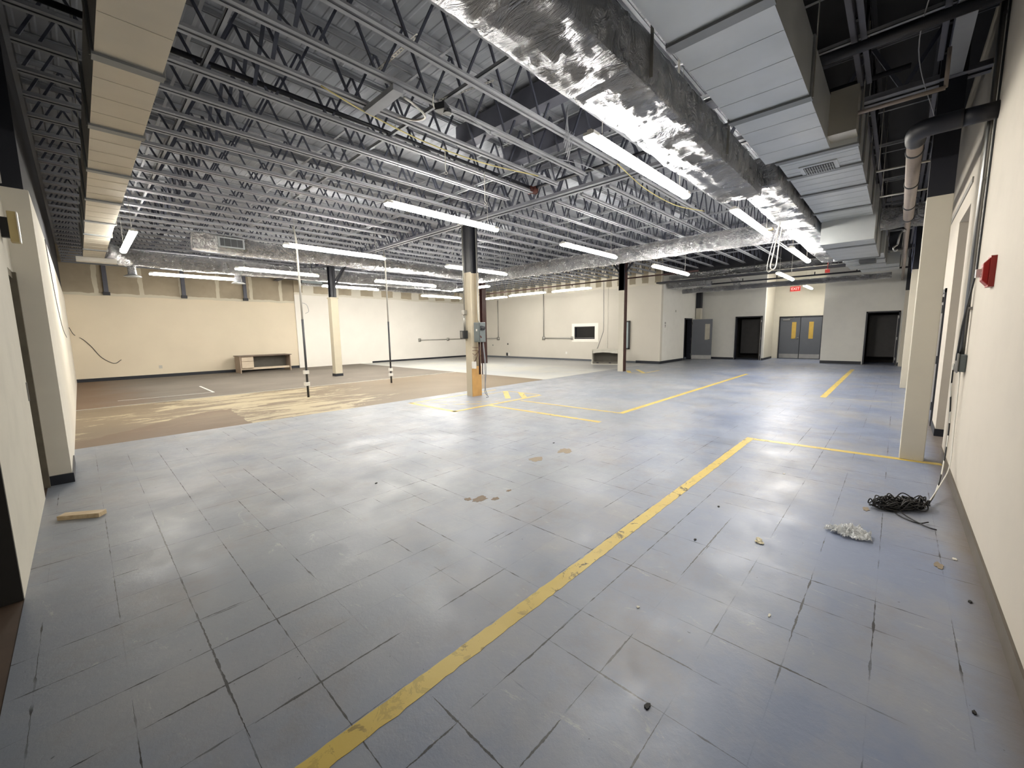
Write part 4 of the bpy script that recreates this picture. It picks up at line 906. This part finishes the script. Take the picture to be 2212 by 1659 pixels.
m = MB(); m.box(4.665, YR+.05, 1.86, 4.715, YR+.085, 1.92); m.build('strobe_lens', PLASTIC_W, e)
text('FIRE', .04, (4.61, YR+.064, 1.89), (PI/2, PI/2, PI), EXITLET if False else PLASTIC_W, e, 'lettering')
# exposed conduit and grey switch box on right wall
XC = 5.62
r = empty('wall_conduit', (XC, YR+.03, 1.2), 'tall metal conduit running up the right wall from the grey switch box', 'conduit')
m = MB(); m.tube([(XC, YR+.03, 1.2), (XC, YR+.03, ZD-.05)], .019, 10); m.build('pipe', STEEL, r, True)
for z in (1.66, 2.78, 4.1): m = MB(); m.box(XC-.03, YR, z-.01, XC+.14, YR+.035, z+.012); m.build('strap', STEEL, r)
m = MB(); m.tube([(XC-.16, YR+.012, ZD-.1), (XC-.14, YR+.012, 3.0), (XC-.12, YR+.012, 2.0), (XC-.02, YR+.05, 1.5), (XC-.02, YR+.06, 1.18)], .008, 6); tag(m.build('wall_cable', BOXDARK, None, True), 'dark cable running beside the tall conduit on the right wall', 'cable')
e = empty('switch_box', (XC, YR+.03, 1.05), 'grey metal switch box on the right wall', 'electrical box')
m = MB(); m.box(5.52, YR, 1.08, 5.72, YR+.05, 1.24); m.build('housing', BOXGREY, e, bevel=.01)
m = MB(); m.box(5.51, YR+.05, 1.07, 5.73, YR+.06, 1.25); m.build('cover_plate', STEEL, e, bevel=.008)
m = MB(); c = []
path = curve_pts([(5.6, YR+.075, 1.15), (5.62, YR+.07, .9), (5.68, YR+.05, .6), (5.55, YR+.06, .35), (5.2, YR+.1, .14), (4.9, YR+.15, .05), (4.62, -.26, .02)], 12)
A, B = [], []
for j, p in enumerate(path):
    s = j*.55; A.append(p+Vector((math.cos(s)*.008, 0, math.sin(s)*.008))); B.append(p-Vector((math.cos(s)*.008, 0, math.sin(s)*.008)))
m.tube(A, .006, 6); m.build('x', BLACKCAB, None, True).name = 'cable_drop'; o = bpy.data.objects['cable_drop']; tag(o, 'black twisted cable dropping from the switch box to the cable heap', 'cable')
m = MB(); m.tube(B, .005, 6); m.tube(curve_pts([(5.58, YR+.03, 1.08), (5.5, YR+.03, .6), (5.35, YR+.04, .25), (5.1, YR+.1, .12), (4.62, -.27, .02)]), .004, 6); tag(m.build('cable_drop', WHITECAB, None, True), 'white cable twisted with the black one down the right wall', 'cable')
# tangled heap of cable
m = MB(); rr = random.Random(4); cx, cy = 4.56, -.13
for k in range(42):
    a0 = rr.uniform(0, 2*PI); ox, oy = rr.uniform(-.16, .12)*.8, rr.uniform(-.05, .05); R1 = rr.uniform(.05, .13); el = rr.uniform(.4, .8); th = rr.uniform(.4, 1.4)
    c = []
    dx, dy = -.62, -.78
    for q in range(10):
        t_ = a0+q*.7+rr.uniform(-.2, .2); u = math.cos(t_)*R1*1.25; v = math.sin(t_)*R1*el
        px_ = cx+ox*.75+oy*-.78; py_ = cy+ox*-.75+oy*.6
        c.append((px_+u*.70+v*.71, py_-u*.71+v*.70, .012+abs(math.sin(t_*1.7+k))*rr.uniform(.0, .09)))
    m.tube(curve_pts(c, 6), .005, 5)
m.tube(curve_pts([(4.5, -.1, .02), (4.36, -.16, .012), (4.22, -.27, .01), (4.2, -.32, .01)]), .005, 5); m.tube(curve_pts([(4.48, -.06, .02), (4.34, -.12, .01), (4.26, -.22, .01), (4.3, -.28, .02)]), .005, 5)
tag(m.build('cable_heap', BLACKCAB, None, True), 'tangled heap of black cable on the floor by the right wall', 'cable')

# sign box and conduit on left wall
e = empty('emergency_lamp', (-.33, 5.85, 2.48), 'tan emergency lamp box high on the left block wall', 'lamp')
m = MB(); m.box(-.37, 5.74, 2.40, -.32, 5.80, 2.57); m.build('bracket', BOXDARK, e)
m = MB(); m.box(-.32, 5.70, 2.36, -.265, 5.80, 2.62); m.build('housing', TAN, e, bevel=.004)
m = MB(); m.box(-.268, 5.695, 2.36, -.26, 5.80, 2.62); m.build('lens', PLASTIC_W, e)
m = MB(); m.tube([(-.355, 6.15, 2.95), (-.355, 6.15, ZD-.1)], .014, 8); tag(m.build('conduit', CONDUIT, None, True), 'short white conduit above the left pier against the dark upper wall', 'conduit')

# ------------------------------------------------------------------ furniture
dk = empty('desk', (5.5, 19.6, 0), 'old wood-laminate desk with two drawers against the cream wall', 'desk')
dx0, dx1, dy0, dy1, dz = 4.45, 6.38, 19.55, 20.4, .72
m = MB(); m.box(dx0-.04, dy0-.04, dz-.03, dx1+.04, dy1, dz); m.build('desktop', DESKTOP, dk, bevel=.004)
for x in (dx0, dx1-.03): m = MB(); m.box(x, dy0, 0, x+.03, dy1-.03, dz-.03); m.build('side_panel', DESKWOOD, dk)
m = MB(); m.box(dx0+.03, dy1-.28, .15, dx1-.03, dy1-.26, dz-.03); m.build('modesty_panel', GREYMELA, dk)
m = MB(); m.box(dx0+.03, dy0+.1, .13, dx1-.03, dy0+.13, .22); m.build('lower_rail', DRAWER, dk)
m = MB(); m.box(dx0+.05, dy0+.05, .2, dx0+.5, dy1-.3, dz-.03); m.build('drawer_case', DESKWOOD, dk)
for z0, z1 in ((.5, .68), (.21, .48)): m = MB(); m.box(dx0+.06, dy0+.02, z0, dx0+.49, dy0+.05, z1); m.build('drawer_front', DRAWER, dk, bevel=.003)
cb = empty('reception_cabinet', (16.5, 9.7, 0), 'open grey-lined white cabinet with a torn top on the floor by the black column', 'cabinet')
A = Vector((16.2, 10.22, 0)); ux = Vector((.42, -.908, 0)); uy = Vector((.908, .42, 0)); Lc, Dc, Hc = 1.25, .6, .62
def cbx(m, u0, v0, z0, u1, v1, z1):
    i = len(m.v)
    for z in (z0, z1):
        for u, v in ((u0, v0), (u1, v0), (u1, v1), (u0, v1)): m.v.append(tuple(A+ux*u+uy*v+Vector((0, 0, z))))
    m.f += [tuple(i+k for k in q) for q in ((0, 3, 2, 1), (4, 5, 6, 7), (0, 1, 5, 4), (1, 2, 6, 5), (2, 3, 7, 6), (3, 0, 4, 7))]
m = MB(); cbx(m, 0, 0, 0, .04, Dc, Hc); m.build('side_panel', CABWHITE, cb); m = MB(); cbx(m, Lc-.04, 0, 0, Lc, Dc, Hc); m.build('side_panel', CABWHITE, cb)
m = MB(); cbx(m, -.01, -.01, Hc, Lc+.01, Dc, Hc+.06); m.build('top_panel', CABWHITE, cb)
m = MB(); cbx(m, .04, Dc-.03, .03, Lc-.04, Dc, Hc); m.build('back_panel', GREYMELA, cb)
m = MB(); cbx(m, .04, .02, 0, Lc-.04, .06, .12); m.build('plinth', GREYMELA, cb)
for u in (.22, .78): m = MB(); cbx(m, u, .01, .05, u+.1, .03, .09); m.build('plinth_slot', BLACKP, cb)
m = MB(); cbx(m, .0, -.02, 0, Lc, .03, .03); m.build('bottom_rail', CABWHITE, cb)
m = MB(); pr = [(.06, .0), (.2, -.03), (.5, -.055), (.8, -.04), (.95, -.015), (1.2, 0)]
for (u0, d0), (u1, d1_) in zip(pr, pr[1:]):
    m.quad([tuple(A+ux*u0+uy*-.012+Vector((0, 0, Hc))), tuple(A+ux*u1+uy*-.012+Vector((0, 0, Hc))), tuple(A+ux*u1+uy*-.03+Vector((0, 0, Hc-.12-d1_))), tuple(A+ux*u0+uy*-.03+Vector((0, 0, Hc-.12-d0)))])
o = m.build('torn_edge', CABWHITE, cb); so = o.modifiers.new('s', 'SOLIDIFY'); so.thickness = .01

# ------------------------------------------------------------------ painted floor lines
def paint(name, polys, mat, label, z=.0015, jag=.004):
    m = MB()
    for (p, q, w) in polys:
        p, q = Vector((*p, 0)), Vector((*q, 0)); d = (q-p).normalized(); s = Vector((-d.y, d.x, 0))*w/2; n = max(2, int((q-p).length/.04)); L, R = [], []
        i = len(m.v)
        for k in range(n+1):
            c = p.lerp(q, k/n); j1 = noise.noise(Vector((c.x*23, c.y*23, 1)))*jag*2; j2 = noise.noise(Vector((c.x*23, c.y*23, 5)))*jag*2
            a, b = c+s*(1+j1/w*2), c-s*(1+j2/w*2)
            m.v += [(a.x, a.y, 0.0), (b.x, b.y, 0.0), (b.x, b.y, z), (a.x, a.y, z)]
        for k in range(n):
            o_ = i+k*4
            m.f += [(o_+3, o_+2, o_+6, o_+7), (o_, o_+3, o_+7, o_+4), (o_+2, o_+1, o_+5, o_+6)]
    o = m.build(name, mat); return tag(o, label, 'floor marking')
paint('painted_line', [((-.36, 1.378), (6.28, 1.378), .088)], YELLOW, 'long thick yellow floor line running from the bottom edge towards the pillar')
paint('painted_line', [((6.23, 1.33), (6.33, -.46), .095)], YELLOW, 'yellow floor line turning off to the near cream pillar', z=.0018)
paint('painted_line', [((6.7, 3.6), (15.4, 3.6), .1)], YELLOW2, 'long worn yellow floor line leading towards the passage')
paint('painted_line', [((6.72, 3.62), (6.62, 6.0), .07)], YELLOW2, 'worn yellow line from the passage line back to the main column', z=.0019)
paint('painted_line', [((5.83, 3.5), (5.76, 6.16), .1)], YELLOW2, 'shorter worn yellow line in front of the main column')
paint('painted_box', [((4.87, 7.72), (4.87, 6.12), .1), ((4.83, 6.15), (7.5, 6.15), .1), ((4.85, 7.68), (7.5, 7.7), .06), ((7.52, 7.25), (7.53, 6.2), .05), ((6.68, 7.28), (7.5, 7.28), .04)], YELLOW2, 'yellow outlined box painted around the main column', z=.0017)
paint('painted_bars', [((7.46, 7.30), (6.65, 6.42), .13), ((7.53, 6.83), (6.95, 6.17), .13)], YELLOW, 'two short diagonal yellow bars right of the main column', z=.0021)
paint('painted_lines', [((5.08, 7.59), (6.26, 6.31), .05), ((5.16, 7.04), (5.95, 6.2), .05)], YELLOW3, 'two faint diagonal yellow strokes left of the main column', z=.0013)
paint('painted_line', [((11.0, 1.08), (19.1, 1.08), .11)], YELLOW, 'yellow floor line near the dark doorway at the far right')
paint('painted_line', [((10.98, 1.0), (11.1, -.35), .03)], plain('faint_pale_line', srgb(176, 172, 150), .5), 'thin faint line crossing the floor near the second pillar')
paint('painted_bars', [((14.3, 7.4), (13.6, 6.98), .14), ((14.85, 7.3), (13.75, 6.48), .14), ((13.6, 7.0), (13.7, 6.45), .06), ((13.75, 6.46), (15.05, 6.5), .07)], YELLOW2, 'small yellow bars painted at the foot of the black column')
# thin white scratch line on carpet
m = MB(); m.bar((2.43, 15.6, .007), (2.4, 13.55, .007), .05, .004); m.bar((2.4, 13.55, .007), (.5, 13.65, .007), .025, .003); tag(m.build('chalk_line', PLASTIC_W), 'pale tape line on the grey carpet in front of the cream wall', 'floor marking')

# ------------------------------------------------------------------ small things on the floor
m = MB(); m.obox((-.13, 4.93, .02), (.30, .085, .038), -.62); tag(m.build('wood_offcut', WOODLIGHT, None, False, .003), 'short pale timber offcut on the blue floor at the left', 'wood')
def sheet(cx, cy, rx, ry, rz, h, seed, n=26, z0=.004):
    m = MB(); 
    for i in range(n):
        for j in range(n):
            u, v = i/(n-1)*2-1, j/(n-1)*2-1; a = math.atan2(v, u); rr_ = max(abs(u), abs(v)); w_ = 1+.6*noise.noise(Vector((math.cos(a)*1.5, math.sin(a)*1.5, seed)))+.3*noise.noise(Vector((math.cos(a)*4, math.sin(a)*4, seed)))
            x, y = rr_*math.cos(a)*rx*w_, rr_*math.sin(a)*ry*w_
            z = z0+h*abs(noise.noise(Vector((u*3, v*3, seed))))*(1-.5*rr_)+h*.5*abs(noise.noise(Vector((u*8, v*8, seed+4))))
            m.v.append((cx+x*math.cos(rz)-y*math.sin(rz), cy+x*math.sin(rz)+y*math.cos(rz), z))
    for i in range(n-1):
        for j in range(n-1): k = i*n+j; m.f.append((k, k+1, k+n+1, k+n))
    return m
o = sheet(3.74, .15, .13, .095, -1.0, .085, 3, 40).build('plastic_film', BAG, None, False); s_ = o.modifiers.new('s', 'SOLIDIFY'); s_.thickness = .0008; tag(o, 'crumpled piece of clear plastic film on the floor near the cable heap', 'litter')
o = sheet(3.17, .60, .045, .025, .3, .012, 9, 12).build('paper_scrap', PAPER); s_ = o.modifiers.new('s', 'SOLIDIFY'); s_.thickness = .001; tag(o, 'torn tan paper scrap on the floor left of the plastic film', 'litter')
def blob(name, x, y, rx, ry, seed, mat, label, z=.0012, cat='stain'):
    m = MB(); n = 28; ring = []
    for k in range(n):
        a = 2*PI*k/n; w_ = 1+.55*noise.noise(Vector((math.cos(a)*1.8, math.sin(a)*1.8, seed)))+.2*noise.noise(Vector((math.cos(a)*6, math.sin(a)*6, seed)))
        ring.append((x+rx*w_*math.cos(a), y+ry*w_*math.sin(a)))
    m.v = [(p[0], p[1], z) for p in ring]+[(p[0], p[1], 0) for p in ring]; m.f = [tuple(range(n))]+[(k, n+k, n+(k+1) % n, (k+1) % n) for k in range(n)]
    return tag(m.build(name, mat), label, cat)
BROWNST = plain('bare_floor_brown', srgb(118, 98, 76), .6, var=.2, scale=40); BROWNST2 = plain('bare_floor_tan', srgb(142, 128, 108), .6, var=.15, scale=40)
blob('floor_chip', 2.37, 2.66, .075, .05, 1, BROWNST, 'largest brown chipped patch in the middle of the blue floor'); blob('floor_chip', 2.29, 2.74, .03, .03, 2, BROWNST, 'small brown chip touching the largest patch on its left')
blob('floor_chip', 2.46, 2.56, .04, .025, 3, BROWNST, 'small brown chip touching the largest patch on its right'); blob('floor_chip', 2.68, 2.60, .03, .02, 4, BROWNST, 'tiny brown chip just beyond the largest patch')
blob('floor_chip', 3.6, 3.02, .1, .07, 5, BROWNST2, 'tan worn patch beyond the brown chips, nearer the middle'); blob('floor_chip', 4.1, 2.97, .12, .08, 6, BROWNST2, 'tan worn patch farthest from the brown chips')
DK = plain('black_debris', srgb(30, 28, 28), .7)
for k, (x, y, rx, t) in enumerate(((1.42, .62, .016, 'dark crumb near the bottom of the blue floor'), (2.9, .95, .012, 'dark crumb beside the thick yellow line'), (3.6, 1.0, .012, 'dark crumb left of the paper scrap'), (1.93, 3.75, .014, 'dark crumb on the left part of the blue floor'), (2.25, -.33, .01, 'dark speck by the right wall base'), (4.3, 3.3, .016, 'dark crumb before the main column'), (3.2, -.4, .013, 'dark crumb against the right baseboard'))):
    blob('debris', x, y, rx, rx*.6, 20+k, DK, t, .006, 'debris')
WH = plain('white_debris', srgb(216, 212, 200), .7)
for k, (x, y, rx, ry, t) in enumerate(((4.35, .08, .05, .02, 'pale smear left of the cable heap'), (3.58, -.3, .045, .022, 'pale smear between the cable heap and the right wall'), (3.75, -.38, .015, .012, 'white plaster crumb near the right wall'), (2.35, .38, .014, .006, 'white crumb in front of the plastic film'), (4.9, .75, .014, .01, 'white crumb beyond the plastic film'), (1.95, .92, .01, .008, 'tiny white crumb below the thick yellow line'))):
    blob('debris', x, y, rx, ry, 40+k, WH if k != 0 and k != 1 else BROWNST2, t, .004, 'debris')
m = MB(); m.tube(curve_pts([(8.5, 1.62, 3.33), (8.62, 1.7, 2.9), (8.66, 1.75, 2.62), (8.7, 1.72, 2.56), (8.74, 1.68, 2.64), (8.76, 1.66, 3.0), (8.72, 1.62, 3.3)]), .011, 6)
m.tube(curve_pts([(8.5, 1.62, 3.33), (8.58, 1.74, 2.9), (8.6, 1.79, 2.6), (8.66, 1.78, 2.52), (8.7, 1.72, 2.56)]), .006, 6); tag(m.build('cable_loop', WHITECAB, None, True), 'white cable loop hanging in front of the crosswise round duct', 'cable')
m = MB(); m.box(8.46, 1.72, 3.22, 8.56, 1.8, 3.25); tag(m.build('cable_tag', TAN), 'tan tag at the top of the hanging white cable loop', 'tag')
